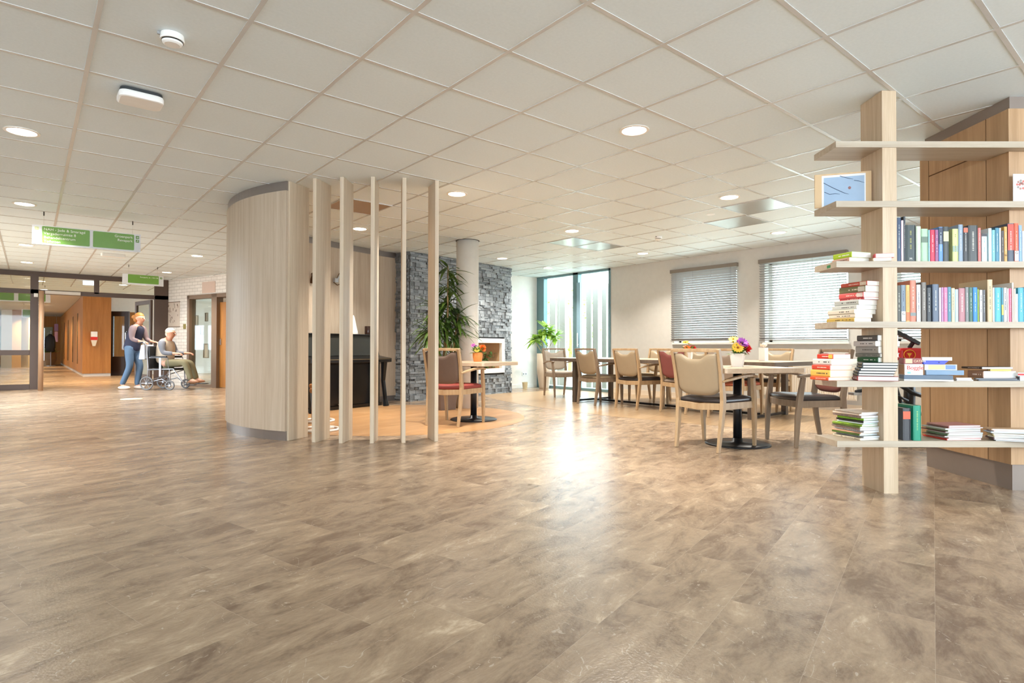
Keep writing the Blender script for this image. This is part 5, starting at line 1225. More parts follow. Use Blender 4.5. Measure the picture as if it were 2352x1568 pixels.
boxy('puzzle_box', 2123, 2127, 2214, zb, hd, (128, 154, 180), 'denim blue box right of the word game', 100, wf=wf2, cat='box', maxw=0.24)
hp = hpx(74, 5.6)
o, Ls, Wp = boxy('puzzle_box', 2121.5, 2124, 2198, zb + hd, hp, (238, 236, 230), 'white and yellow puzzle box between the blue tray and the denim box', 100, wf=wf2, cat='box', maxw=0.20)
MB().mm((0.02, -0.0008, hp * 0.12), (Wp * 0.62, 0, hp * 0.9)).build('yellow_print', mat('puzzle_yellow', (240, 222, 150), 0.5), o)
MB().mm((Wp * 0.64, -0.0008, hp * 0.12), (Wp * 0.96, 0, hp * 0.9)).build('blue_print', mat('puzzle_blue', (120, 150, 200), 0.5), o)
ht = hpx(50, 5.6)
P = S((2121 - 1176) * wf2 / FPX, wf2, zb + hd + hp)
m = MB(); L1, L2, D_ = 0.135, 0.165, 0.15
m._add([(0, 0, 0), (L1, 0, 0), (L1, D_, 0), (0, D_, 0), (0, -0.0, ht), (L2, 0, ht), (L2, D_, ht), (0, D_, ht)], [(0, 3, 2, 1), (4, 5, 6, 7), (0, 1, 5, 4), (1, 2, 6, 5), (2, 3, 7, 6), (3, 0, 4, 7)])
o = m.build('plastic_tray', mat('tray_blue', (50, 66, 200), 0.35), loc=P, rz=SROT, bevel=0.002); tag(o, 'bright blue plastic tray under the white box on the second shelf', 'tray')
MB().lathe([(0.005, 0), (0.005, 0.003)], (0, 0, 0), 12, 0, Matrix.Translation((0.1, 0.001, ht * 0.5)) @ Matrix.Rotation(PI / 2, 4, 'X')).build('catch', mat('tray_dark', (24, 30, 110), 0.4), o)
boxy('flat_box', 2116, 2118, 2187, zb + hd + hp + ht, hpx(44, 5.6), (240, 240, 238), 'flat white box lying on the blue tray', 97, wf=wf2, cat='box', maxw=0.2)
# loose papers and pads right part of second shelf
P = S((2192 - 1176) * 3.75 / FPX, 3.75, z5)
z = z5
for k, (a, c_, r, dh, col, nm, th) in enumerate([(2192, 2196, 2236, 14, (214, 206, 200), 'pale', 98), (2193, 2197, 2232, 12, (232, 226, 218), 'white', 94), (2191.5, 2195, 2231, 14, (222, 208, 200), 'rose tinted', 101)]):
    h = hpx(dh, 5.6); lying(a, c_, r, z, h, col, '%s leaflet pile layer between the slate box and the dark pads' % nm, th=th, wf=3.75, ink=None, maxw=0.10, cat='leaflet', kind='leaflet'); z += h
z = z5
for k, (a, c_, r, dh, col, pg, nm, th) in enumerate([(2244, 2247, 2352, 18, (84, 86, 92), (120, 124, 130), 'dark bound pad, lowest of the right pile', 97), (2236, 2240, 2336, 16, (70, 74, 84), (150, 154, 160), 'dark pad under the white book of the right pile', 99), (2222, 2257, 2333, 92, (158, 116, 90), (240, 240, 238), 'thick white book with brown red spine on the second shelf', 88), (2268, 2274, 2322, 24, (230, 200, 110), (236, 206, 120), 'thin yellow book near the top of the right pile', 96), (2208, 2254, 2326, 28, (50, 36, 32), (244, 244, 242), 'thin white book with black spine, topmost of the right pile', 86)]):
    h = hpx(dh, 5.6); lying(a, c_, r, z, h, col, nm, th=th, wf=3.75 if k < 2 else 3.745, page=pg, ink=(240, 220, 210) if k in (2, 4) else None, maxw=0.24); z += h
z = z5 + 0.0
o, Ls, Wp = lying(2336, 2340, 2400, z, 0.030, (60, 62, 70), 'dark folder at the right edge of the second shelf', th=96, wf=3.725, ink=None, maxw=0.2, cat='folder', kind='folder')
o, Ls, Wp = boxy('flat_box', 2318.5, 2337.5, 2420, z + 0.030, 0.024, (236, 232, 230), 'white box with red pattern at the right edge of the second shelf', 100, wf=3.722, cat='box')
MB().mm((0.0, -0.0008, 0.006), (Wp * 0.9, 0, 0.018)).build('red_pattern', mat('pattern_red', (206, 60, 60), 0.5), o)
# ---------- magazines on the lowest shelf
rnd = random.Random(21)
def pile(items, pxL, pxC, pxR, th, where, wf, grp):
    z = SHZ[0]; n = len(items)
    for k in range(n - 1, -1, -1):
        nm, col, pg, hh = items[k]; j = rnd.uniform(-6, 6); jt = rnd.uniform(-5, 5)
        h = hh
        lying(pxL + j + rnd.uniform(-4, 4), pxC + j, pxR + rnd.uniform(-8, 6), z, h, col, '%s magazine, %s from the top of the %s' % (nm, ORD[k], where), th=th + jt, wf=wf + rnd.uniform(0, 0.012), page=pg, ink=(60, 60, 60) if h > 0.011 else None, group=grp, cat='magazine', kind='magazine')
        z += h
W1, W2, W3 = (236, 238, 240), (222, 228, 232), (244, 242, 236)
pile([('cream', (226, 206, 184), W1, .010), ('sand', (214, 190, 166), W1, .011), ('mauve grey', (150, 126, 118), W1, .017), ('lime and black', (120, 170, 30), W2, .015), ('black', (32, 34, 30), W2, .015), ('white', (232, 236, 232), (206, 222, 214), .010), ('lime green', (140, 178, 50), W1, .013), ('olive', (110, 130, 60), W1, .010),
      ('taupe', (150, 128, 116), W1, .016), ('pale grey', (196, 196, 196), W2, .013), ('peach', (226, 176, 140), W3, .008), ('dark green', (84, 110, 40), W2, .013), ('grey', (150, 150, 150), W2, .013), ('light sand', (232, 214, 186), W3, .014)],
     1915, 1978, 2064, 75, 'left pile on the lowest shelf', 3.74, 'magazines in the left pile, lowest shelf')
pile([('rose', (190, 130, 126), W1, .010), ('dull red', (150, 90, 80), W2, .008), ('ash', (180, 176, 168), W1, .010), ('sage', (150, 156, 120), W1, .011), ('plum', (110, 60, 60), W1, .008), ('stone', (196, 190, 176), W2, .010), ('moss', (130, 150, 110), W1, .010), ('brown', (120, 96, 80), W1, .008), ('blush', (220, 190, 180), W3, .009), ('scarlet', (206, 60, 44), W3, .011)],
     2120, 2172, 2258, 84, 'middle pile on the lowest shelf', 3.745, 'magazines in the middle pile, lowest shelf')
pile([('tan', (200, 166, 130), W1, .010), ('pale rose', (222, 190, 184), W3, .008), ('cool grey', (170, 176, 182), W2, .010), ('khaki', (160, 140, 96), W1, .010), ('straw', (206, 186, 130), W1, .009), ('ivory', (230, 222, 200), W1, .010), ('dark maroon', (70, 30, 26), W1, .013), ('charcoal', (60, 56, 50), (240, 240, 240), .008)],
     2262, 2279, 2400, 106, 'right pile on the lowest shelf', 3.724, 'magazines in the right pile, lowest shelf')
# ---------- fifth shelf: picture board, booklet, card
z = SHZ[4]; wb = 3.965
pa, pb = S((1873 - 1176) * 3.92 / FPX, 3.92, z), S((2001 - 1176) * 3.835 / FPX, 3.822, z)
t = thing('picture_board', 'tan board with a taped photo of a bird on snowy twigs', 'picture', pa, math.atan2((pb - pa).y, (pb - pa).x))
Wd = (pb - pa).length; KB = Wd / ((2001 - 1873) * wb / FPX); Hb = atd(1930, 405, wb).z - z
MB().mm((0, 0, 0), (Wd, 0.014, Hb)).build('backing_board', mat('tan_board', (214, 182, 140), 0.6), t, bevel=0.001)
x0, x1 = (1889 - 1873) * wb / FPX * KB, (1988 - 1873) * wb / FPX * KB
MB().mm((x0, -0.0012, 0.004), (x1, 0.0, Hb - 0.012)).build('photo_margin', mat('photo_white', (232, 234, 238), 0.35), t)
snow = mat('snow_photo', (158, 180, 204), 0.3)
MB().mm((x0 + 0.012, -0.0018, 0.006), (x1 - 0.008, -0.0012, Hb - 0.026)).build('photo', snow, t)
m = MB(); q = -0.0026
def ph(px, py): return ((px - 1873) * wb / FPX * KB, q, atd(px, py, wb).z - z)
tw = mat('twig_blue', (70, 88, 116), 0.5)
for pts in ([(1893, 425), (1915, 438), (1940, 451), (1950, 454)], [(1930, 412), (1948, 418), (1960, 421)], [(1962, 424), (1972, 426), (1985, 431)], [(1895, 446), (1907, 452), (1920, 451), (1930, 453)]):
    m.tube([ph(*p) for p in pts], [0.0018] * (len(pts) - 1) + [0.0008], 5)
m.build('twig', tw, t)
c = ph(1952, 440)
MB().ball((c[0], -0.0022, c[2]), 0.009, 12, 8, 0, (1.0, 0.12, 1.1)).build('bird', mat('bird_brown', (150, 104, 100), 0.6), t)
u = (2106 - 1176) * 3.80 / FPX
t = thing('booklet', 'thin pale booklet lying flat near the front of the fifth shelf', 'booklet', S(u, 3.76, SHZ[4]), SROT + 0.12)
MB().mm((0, 0, 0), (0.18, 0.14, 0.004)).build('pages', pages_mat(), t); MB().mm((-0.001, -0.001, 0.0042), (0.181, 0.141, 0.006)).build('cover', mat('booklet_blue', (190, 206, 216), 0.4), t)
u = (2327 - 1176) * 3.76 / FPX
t = thing('greeting_card', 'white card printed with a ring of brown pictures, at the right edge', 'card', S(u, 3.75, SHZ[4]), SROT)
hcd = atd(2335, 398, 3.75).z - SHZ[4]
MB().mm((0, 0, 0), (0.13, 0.003, hcd)).build('front', mat('card_white', (238, 238, 236), 0.4), t); m = MB()
MB().mm((0.002, 0.0035, 0), (0.132, 0.02, 0.004)).build('foot', mat('card_white', (238, 238, 236)), t)
rn = random.Random(4)
for k in range(14):
    a = k * 2 * PI / 9 + 0.3; r = 0.026 if k < 9 else 0.010
    m.lathe([(0.008, 0), (0.008, 0.0008)], (0, 0, 0), 10, k % 3, Matrix.Translation((0.052 + r * math.cos(a), 0.0, hcd * 0.62 + r * math.sin(a))) @ Matrix.Rotation(PI / 2, 4, 'X'))
m.build('print', [mat('dot_brown', (170, 130, 116), 0.5), mat('dot_red', (200, 110, 100), 0.5), mat('dot_grey', (150, 140, 132), 0.5)], t)
# ============================================================ people
def skinned(name, J, Eg, m, parent, sub=2):
    names = list(J); idx = {n: i for i, n in enumerate(names)}
    me = bpy.data.meshes.new(name); me.from_pydata([J[n][:3] for n in names], [(idx[a], idx[b_]) for a, b_ in Eg], [])
    me.materials.append(m)
    o = bpy.data.objects.new(name, me); COL.objects.link(o); o.parent = parent
    md = o.modifiers.new('skin', 'SKIN'); md.use_smooth_shade = True
    for i, n in enumerate(names):
        r = J[n][3]; r = r if isinstance(r, tuple) else (r, r)
        me.skin_vertices[0].data[i].radius = r; me.skin_vertices[0].data[i].use_root = (i == 0)
    s = o.modifiers.new('sub', 'SUBSURF'); s.levels = sub; s.render_levels = sub
    return o
def hand(J, Eg, pre, w, d, side):
    """palm and five separate fingers from wrist joint w in direction d"""
    w = Vector(w); d = Vector(d).normalized(); sd_ = Vector((0, 1, 0)) if abs(d.y) < 0.8 else Vector((1, 0, 0)); dn = d.cross(sd_).normalized() * -1
    p = w + d * 0.05; J[pre + 'palm'] = (*p, (0.022, 0.036)); Eg.append((pre + 'wrist', pre + 'palm'))
    for k, (o_, l) in enumerate(((-0.030, 0.060), (-0.010, 0.072), (0.010, 0.068), (0.029, 0.054))):
        a = p + d * 0.035 + sd_ * o_; b_ = a + d * l * 0.5 - Vector((0, 0, 1)) * 0.012; c = b_ + d * l * 0.3 - Vector((0, 0, 1)) * l * 0.5
        for nm, q, r in (('a', a, 0.010), ('b', b_, 0.009), ('c', c, 0.008)): J[pre + 'f%d%s' % (k, nm)] = (*q, r)
        Eg += [(pre + 'palm', pre + 'f%da' % k), (pre + 'f%da' % k, pre + 'f%db' % k), (pre + 'f%db' % k, pre + 'f%dc' % k)]
    a = w + d * 0.035 - sd_ * 0.035 * side; b_ = a + d * 0.035 - sd_ * 0.02 * side
    J[pre + 't1'] = (*a, 0.011); J[pre + 't2'] = (*b_, 0.009); Eg += [(pre + 'palm', pre + 't1'), (pre + 't1', pre + 't2')]
M_SKIN = mat('skin_tone', (222, 164, 136), 0.5); M_HAIR = mat('ginger_hair', (176, 112, 50), 0.6); M_GHAIR = mat('white_hair', (226, 214, 196), 0.7)
M_NAVY = mat('navy_top', (38, 40, 62), 0.8); M_MAUVE = mat('mauve_sleeve', (136, 116, 118), 0.8); M_JEANS = mat('blue_jeans', (86, 110, 136), 0.8); M_SHOE = mat('pale_sneaker', (226, 206, 190), 0.6)
def face(t, c, sc, lips=(180, 96, 88)):
    """eyes, nose and mouth on a head at c that looks along +x"""
    cx, cy, cz = c
    for s in (-1, 1):
        MB().ball((cx + 0.074 * sc, cy + s * 0.032, cz + 0.008), 0.011, 10, 7, 0, (0.7, 1.2, 0.8)).build('eye', mat('eye_dark', (50, 40, 36), 0.3), t, smooth=True)
        MB().ball((cx - 0.005, cy + s * 0.078 * sc, cz - 0.01), 0.026, 10, 7, 0, (0.8, 0.35, 1.2)).build('ear', M_SKIN, t, smooth=True)
    MB().tube([(cx + 0.078 * sc, cy, cz + 0.012), (cx + 0.100 * sc, cy, cz - 0.026), (cx + 0.080 * sc, cy, cz - 0.034)], [0.008, 0.014, 0.010], 8).build('nose', M_SKIN, t, smooth=True)
    MB().ball((cx + 0.072 * sc, cy, cz - 0.056), 0.02, 10, 6, 0, (0.4, 1.1, 0.3)).build('mouth', mat('lip_%d' % lips[0], lips, 0.5), t, smooth=True)
DP = 12.85
def pu(px): return (px - 1176) * DP / FPX
w0 = pu(303)
wom = thing('person', 'walking person with ginger hair, navy top and blue jeans, pushing the wheelchair', 'person', S(w0, DP), SROT, None)
J = {'pelvis': (0.0, 0, 0.92, (0.095, 0.12)), 'waist': (0.03, 0, 1.06, (0.075, 0.10)), 'chest': (0.085, 0, 1.25, (0.075, 0.11)), 'neckb': (0.135, 0, 1.40, 0.055), 'neck': (0.155, 0, 1.46, 0.05), 'chin': (0.195, 0, 1.50, (0.07, 0.065)), 'head': (0.175, 0, 1.565, (0.115, 0.10)), 'crown': (0.17, 0, 1.62, (0.105, 0.095))}
Eg = [('pelvis', 'waist'), ('waist', 'chest'), ('chest', 'neckb'), ('neckb', 'neck'), ('neck', 'chin'), ('chin', 'head'), ('head', 'crown')]
for s, p in ((-1, 'L'), (1, 'R')):
    J[p + 'sh'] = (0.12, s * 0.17, 1.35, 0.055); J[p + 'el'] = (0.16 + 0.02 * s, s * 0.22, 1.10, 0.040); J[p + 'wrist'] = (0.34, s * 0.20, 1.045, 0.026)
    Eg += [('neckb', p + 'sh'), (p + 'sh', p + 'el'), (p + 'el', p + 'wrist')]
    hand(J, Eg, p, J[p + 'wrist'][:3], (1, 0, -0.1), s)
    kx, kz, ax, az, tx = ((-0.01, 0.50, -0.16, 0.11, -0.02), (0.10, 0.51, 0.06, 0.09, 0.20))[s > 0]
    J[p + 'hip'] = (0.0, s * 0.09, 0.86, 0.09); J[p + 'kn'] = (kx + 0.03, s * 0.09, kz, 0.056); J[p + 'an'] = (ax, s * 0.09, az, 0.038); J[p + 'toe'] = (tx - 0.03, s * 0.10, 0.045, 0.035)
    Eg += [('pelvis', p + 'hip'), (p + 'hip', p + 'kn'), (p + 'kn', p + 'an'), (p + 'an', p + 'toe')]
skinned('body', J, Eg, M_SKIN, wom, 2)
C = {'a': (-0.01, 0, 0.82, (0.148, 0.175)), 'b': (0.0, 0, 0.93, (0.15, 0.18)), 'c': (0.03, 0, 1.08, (0.14, 0.165)), 'd': (0.085, 0, 1.25, (0.135, 0.175)), 'e': (0.12, 0, 1.36, (0.13, 0.165)), 'f': (0.14, 0, 1.425, (0.10, 0.10))}
skinned('top', C, [('a', 'b'), ('b', 'c'), ('c', 'd'), ('d', 'e'), ('e', 'f')], M_NAVY, wom)
for s in (-1, 1):
    skinned('sleeve', {'a': (0.12, s * 0.10, 1.36, 0.085), 'b': (0.125, s * 0.18, 1.335, 0.08), 'c': (0.16 + 0.02 * s, s * 0.225, 1.10, 0.054), 'd': (0.29, s * 0.205, 1.055, 0.042)}, [('a', 'b'), ('b', 'c'), ('c', 'd')], M_MAUVE, wom)
    kx, kz, ax, az, tx = ((-0.01, 0.50, -0.16, 0.11, -0.02), (0.10, 0.51, 0.06, 0.09, 0.20))[s > 0]
    if s < 0: skinned('jeans_waist', {'a': (0.0, 0, 0.78, (0.13, 0.165)), 'b': (0.0, 0, 0.90, (0.145, 0.18)), 'c': (0.01, 0, 1.0, (0.13, 0.155))}, [('a', 'b'), ('b', 'c')], M_JEANS, wom)
    skinned('jeans_leg', {'z': (0.0, s * 0.05, 0.90, 0.11), 'a': (0.0, s * 0.085, 0.84, 0.102), 'b': (kx + 0.03, s * 0.09, kz, 0.072), 'c': (ax, s * 0.09, az - 0.02, 0.056)}, [('z', 'a'), ('a', 'b'), ('b', 'c')], M_JEANS, wom)
    tilt = 0.02 if s < 0 else 0.0
    m = MB(); m.tube([(ax - 0.065, s * 0.095, 0.045 + tilt), (ax - 0.02, s * 0.095, 0.055 + tilt), (ax + 0.08, s * 0.098, 0.042), (ax + 0.17, s * 0.10, 0.032), (ax + 0.205, s * 0.10, 0.028)], [0.6, 1.1, 1.0, 0.85, 0.4], 12, 0, sq=None) if False else None
    m.ball((ax + 0.06, s * 0.097, 0.042), 0.042, 16, 10, 0, (3.3, 1.05, 1.0)); m.build('shoe', M_SHOE, wom, smooth=True)
m = MB(); m.ball((0.155, 0, 1.60), 0.098, 18, 12, 0, (1.02, 0.93, 0.95)); m.ball((0.10, 0, 1.545), 0.075, 14, 9, 0, (0.8, 1.05, 1.1)); m.ball((0.05, 0, 1.59), 0.05, 12, 8, 0, (1.3, 0.9, 0.9)); m.build('hair', M_HAIR, wom, smooth=True)
face(wom, (0.185, 0, 1.555), 1.0)
MB().mm((-0.20, -0.15, 0.80), (-0.02, -0.12, 0.86)).build('pocket_label', mat('label_white', (220, 222, 220), 0.5), wom) if False else None
# seated person and wheelchair
m0 = pu(380)
man = thing('person', 'white haired person sitting in the wheelchair, beige top and olive trousers', 'person', S(m0, DP), SROT)
J = {'pelvis': (0.0, 0, 0.56, (0.12, 0.16)), 'waist': (-0.01, 0, 0.70, (0.11, 0.14)), 'chest': (0.01, 0, 0.92, (0.10, 0.14)), 'neckb': (0.05, 0, 1.08, 0.058), 'neck': (0.08, 0, 1.13, 0.052), 'chin': (0.14, 0, 1.175, (0.07, 0.065)), 'head': (0.12, 0, 1.235, (0.115, 0.10)), 'crown': (0.115, 0, 1.285, (0.105, 0.095))}
Eg = [('pelvis', 'waist'), ('waist', 'chest'), ('chest', 'neckb'), ('neckb', 'neck'), ('neck', 'chin'), ('chin', 'head'), ('head', 'crown')]
for s, p in ((-1, 'L'), (1, 'R')):
    J[p + 'sh'] = (0.02, s * 0.18, 1.02, 0.06); J[p + 'el'] = (0.10, s * 0.245, 0.80, 0.042); J[p + 'wrist'] = (0.36, s * 0.22, 0.79, 0.027)
    Eg += [('neckb', p + 'sh'), (p + 'sh', p + 'el'), (p + 'el', p + 'wrist')]
    hand(J, Eg, p, J[p + 'wrist'][:3], (1, 0, 0.0), s)
    J[p + 'hip'] = (0.05, s * 0.10, 0.57, 0.09); J[p + 'kn'] = (0.50, s * 0.11, 0.59, 0.06); J[p + 'an'] = (0.62, s * 0.11, 0.22, 0.04); J[p + 'toe'] = (0.76, s * 0.12, 0.17, 0.036)
    Eg += [('pelvis', p + 'hip'), (p + 'hip', p + 'kn'), (p + 'kn', p + 'an'), (p + 'an', p + 'toe')]
skinned('body', J, Eg, M_SKIN, man, 2)
M_BEIGE = mat('beige_top', (206, 186, 162), 0.8); M_OLIVE = mat('olive_trousers', (126, 118, 88), 0.8); M_GSL = mat('grey_sleeve', (120, 122, 130), 0.8)
skinned('top', {'a': (0.0, 0, 0.54, (0.18, 0.20)), 'b': (-0.01, 0, 0.72, (0.18, 0.20)), 'c': (0.01, 0, 0.92, (0.18, 0.21)), 'd': (0.035, 0, 1.04, (0.15, 0.175)), 'e': (0.065, 0, 1.11, (0.105, 0.105))}, [('a', 'b'), ('b', 'c'), ('c', 'd'), ('d', 'e')], M_BEIGE, man)
for s in (-1, 1):
    skinned('sleeve', {'a': (0.02, s * 0.11, 1.035, 0.09), 'b': (0.02, s * 0.19, 1.01, 0.082), 'c': (0.10, s * 0.248, 0.80, 0.056), 'd': (0.31, s * 0.225, 0.79, 0.042)}, [('a', 'b'), ('b', 'c'), ('c', 'd')], M_GSL, man)
    skinned('trouser_leg', {'a': (0.05, s * 0.10, 0.57, 0.11), 'b': (0.50, s * 0.11, 0.59, 0.075), 'c': (0.635, s * 0.11, 0.20, 0.060)}, [('a', 'b'), ('b', 'c')], M_OLIVE, man)
    if s < 0: skinned('trouser_waist', {'a': (-0.05, 0, 0.57, (0.12, 0.19)), 'b': (0.08, 0, 0.57, (0.12, 0.20)), 'c': (0.2, 0, 0.57, (0.09, 0.17))}, [('a', 'b'), ('b', 'c')], M_OLIVE, man)
    MB().ball((0.69, s * 0.118, 0.175), 0.04, 16, 10, 0, (3.2, 1.1, 0.9)).build('shoe', mat('tan_shoe', (160, 110, 76), 0.5), man, smooth=True)
m = MB(); m.ball((0.10, 0, 1.275), 0.096, 18, 12, 0, (1.02, 0.93, 0.86)); m.ball((0.055, 0, 1.22), 0.07, 12, 8, 0, (0.7, 1.05, 1.0)); m.build('hair', M_GHAIR, man, smooth=True)
face(man, (0.13, 0, 1.225), 1.0, (190, 110, 96))
wc = thing('wheelchair', 'dark transit wheelchair with small grey wheels and a white bag', 'wheelchair', S(m0, DP), SROT)
M_WF = mat('chair_metal', (170, 172, 178), 0.35, 0.6); M_TY = mat('grey_tyre', (120, 120, 122), 0.7); M_WB = mat('wheelchair_black', (36, 36, 40), 0.6)
def ring(m, c, R_, r, n=28): m.tube([(c[0] + R_ * math.cos(q * 2 * PI / n), c[1], c[2] + R_ * math.sin(q * 2 * PI / n)) for q in range(n + 1)], r, 8, up=(0, 1, 0))
for s in (-1, 1):
    for (x, R_) in ((-0.22, 0.150), (0.28, 0.105)):
        m = MB(); ring(m, (x, s * 0.30, R_), R_ - 0.016, 0.016); w_ = m.build('wheel', M_TY, wc, smooth=True)
        m = MB(); m.lathe([(0.022, -0.02), (0.022, 0.02)], (0, 0, 0), 14, 0, Matrix.Translation((x, s * 0.30, R_)) @ Matrix.Rotation(PI / 2, 4, 'X'))
        for q in range(6): m.tube([(x, s * 0.30, R_), (x + (R_ - 0.02) * math.cos(q * PI / 3), s * 0.30, R_ + (R_ - 0.02) * math.sin(q * PI / 3))], 0.006, 6)
        m.build('spokes', M_WF, w_)
    m = MB(); y = s * 0.285
    m.tube([(-0.38, y, 1.02), (-0.30, y, 1.03), (-0.24, y, 0.98), (-0.20, y, 0.50), (-0.22, y, 0.16)], 0.014, 8)
    m.tube([(-0.20, y, 0.44), (0.34, y, 0.46), (0.52, y, 0.22), (0.60, y, 0.12)], 0.013, 8)
    m.tube([(-0.22, y, 0.16), (0.10, y, 0.24), (0.28, y, 0.12)], 0.012, 8); m.tube([(0.26, y, 0.46), (0.28, y, 0.12)], 0.012, 8)
    m.tube([(-0.18, y, 0.70), (0.22, y, 0.70), (0.24, y, 0.46)], 0.011, 8)
    m.build('side_frame', M_WF, wc, smooth=True)
    MB().mm((-0.14, y - 0.025, 0.705), (0.20, y + 0.025, 0.735)).build('armrest', M_WB, wc, bevel=0.006)
    MB().tube([(-0.42, y, 1.015), (-0.31, y, 1.03)], 0.018, 10).build('push_grip', M_WB, wc)
    MB().mm((0.56, y - 0.10 if s > 0 else y - 0.02, 0.105), (0.80, y + 0.02 if s > 0 else y + 0.10, 0.12)).build('footplate', M_WB, wc, bevel=0.003)
MB().mm((-0.20, -0.27, 0.425), (0.34, 0.27, 0.465)).build('seat', M_WB, wc, bevel=0.01)
MB().mm((-0.225, -0.27, 0.47), (-0.175, 0.27, 0.95)).build('backrest', M_WB, wc, bevel=0.01)
MB().tube([(-0.20, -0.28, 0.2), (0.26, 0.28, 0.42)], 0.01, 8).tube([(-0.20, 0.28, 0.2), (0.26, -0.28, 0.42)], 0.01, 8).build('cross_brace', M_WF, wc)
MB().mm((0.05, -0.312, 0.30), (0.09, -0.298, 0.70)).build('side_strap', mat('strap_white', (206, 210, 220), 0.5), wc)
bagt = thing('carrier_bag', 'white bag hanging from the wheelchair push grips', 'bag', S(pu(343), DP - 0.02), SROT)
m = MB(); m._add([(-0.09, -0.22, 0.66), (0.05, -0.22, 0.66), (0.05, 0.16, 0.66), (-0.09, 0.16, 0.66), (-0.05, -0.20, 0.98), (0.03, -0.20, 0.98), (0.03, 0.14, 0.98), (-0.05, 0.14, 0.98)], [(0, 3, 2, 1), (0, 1, 5, 4), (1, 2, 6, 5), (2, 3, 7, 6), (3, 0, 4, 7), (4, 5, 6, 7)])
m.build('sack', mat('bag_white', (222, 226, 236), 0.6), bagt, bevel=0.02)
MB().tube([(0.0, -0.18, 0.97), (-0.01, -0.2, 1.03), (0.01, -0.22, 1.02)], 0.006, 6).build('strap', mat('bag_white', (222, 226, 236)), bagt)
# ============================================================ things in the corridor and hall
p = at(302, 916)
t = thing('floor_disc', 'pale yellow round disc lying on the floor before the wheelchair', 'floor marker', (p.x, p.y, 0))  # flat pale yellow disc with a whiter centre
MB().lathe([(0.17, 0.0), (0.17, 0.003), (0.15, 0.004)], (0, 0, 0), 32).build('disc', mat('disc_yellow', (232, 226, 176), 0.4), t); MB().lathe([(0.10, 0.0041), (0.10, 0.0046)], (0, 0, 0), 32).build('centre', mat('disc_white', (244, 242, 224), 0.4), t)
t = thing('dispenser', 'white and red leaflet dispenser on the honey veneer wall', 'dispenser', (1.57, 22.75, 0))
MB().mm((-0.085, -0.08, 1.25), (0.085, -0.0005, 1.42)).build('box', M_WHITE, t, bevel=0.01)
MB().mm((-0.09, -0.09, 1.15), (0.09, -0.0005, 1.25)).build('red_band', mat('dispenser_red', (214, 44, 36), 0.4), t, bevel=0.006)
m = MB(); m._add([(-0.08, -0.08, 1.15), (0.08, -0.08, 1.15), (0.08, 0, 1.15), (-0.08, 0, 1.15), (-0.035, -0.06, 0.96), (0.035, -0.06, 0.96), (0.035, 0, 0.96), (-0.035, 0, 0.96)], [(0, 1, 2, 3), (4, 7, 6, 5), (0, 4, 5, 1), (1, 5, 6, 2), (2, 6, 7, 3), (3, 7, 4, 0)])
m.build('tray', mat('dispenser_clear', (222, 214, 196), 0.3), t)
d = 29.0
def far(px, dd=d): return S((px - 1176) * dd / FPX, dd)
P = far(112); t = thing('large_planter', 'big faceted beige planter at the end of the corridor', 'planter', P, 0.3)
MB().lathe([(0.20, 0), (0.34, 0.32), (0.32, 0.66), (0.29, 0.66), (0.29, 0.60)], (0, 0, 0), 8).build('bowl', mat('taupe_planter', (176, 150, 118), 0.6), t)
lf = MB(); rn = random.Random(9)
for k in range(60):
    q = rn.uniform(0, 6.28); r = rn.uniform(0.15, 0.42); lf.leaf((0.1 * math.cos(q), 0.1 * math.sin(q), 0.6), (r * math.cos(q) + 0.12, r * math.sin(q), rn.uniform(0.75, 1.2)), 0.09, 0.05)
lf.build('foliage', M_LEAFL, t)
P = far(115, 28.2); t = thing('hanging_coat', 'black coat on a hanger down the corridor', 'coat', (P.x, P.y, 0), SROT)
m = MB(); m._add([], [])
m.lathe([(0.05, 1.56), (0.10, 1.50), (0.20, 1.40), (0.19, 1.1), (0.22, 0.72), (0.15, 0.70)], (0, 0, 0), 20, 0, Matrix.Scale(0.55, 4, (0, 1, 0))); m.build('coat_body', mat('coat_black', (26, 24, 26), 0.8), t, smooth=True)
for s in (-1, 1): MB().tube([(s * 0.15, 0, 1.44), (s * 0.22, -0.02, 1.2), (s * 0.22, -0.03, 0.86)], [0.05, 0.05, 0.04], 10).build('sleeve', mat('coat_black', (26, 24, 26)), t, smooth=True)
P2 = (P.x + 0.04, P.y + 0.22, 0)
t = thing('coat_stand', 'slim steel coat stand carrying the black coat', 'coat stand', P2, SROT)
MB().tube([(0, 0, 0), (0, 0, 1.72)], 0.018, 8).build('pole', M_WF, t); MB().lathe([(0.18, 0), (0.18, 0.02)], (0, 0, 0), 20).build('foot', M_WF, t)
MB().tube([(-0.02, -0.22, 1.56), (0, -0.12, 1.64), (0, 0, 1.66)], 0.008, 6).build('hook', M_WF, t)
P = far(129, 30); t = thing('banner', 'narrow pink paper banner hanging at the end of the corridor', 'banner', (P.x, P.y, 0), SROT)
MB().mm((-0.10, -0.01, 1.75), (0.10, 0.01, 2.12)).build('upper_sheet', mat('banner_plum', (150, 90, 110), 0.6), t); MB().mm((-0.085, -0.01, 1.2), (0.085, 0.01, 1.72)).build('lower_sheet', mat('banner_pink', (214, 140, 140), 0.6), t)
MB().tube([(0, 0, 2.12), (0, 0, CEIL)], 0.004, 6).tube([(0, 0, 1.7), (0, 0, 1.76)], 0.004, 6).build('cord', mat('cord_grey', (170, 165, 160)), t)
P = far(250, 24.5)
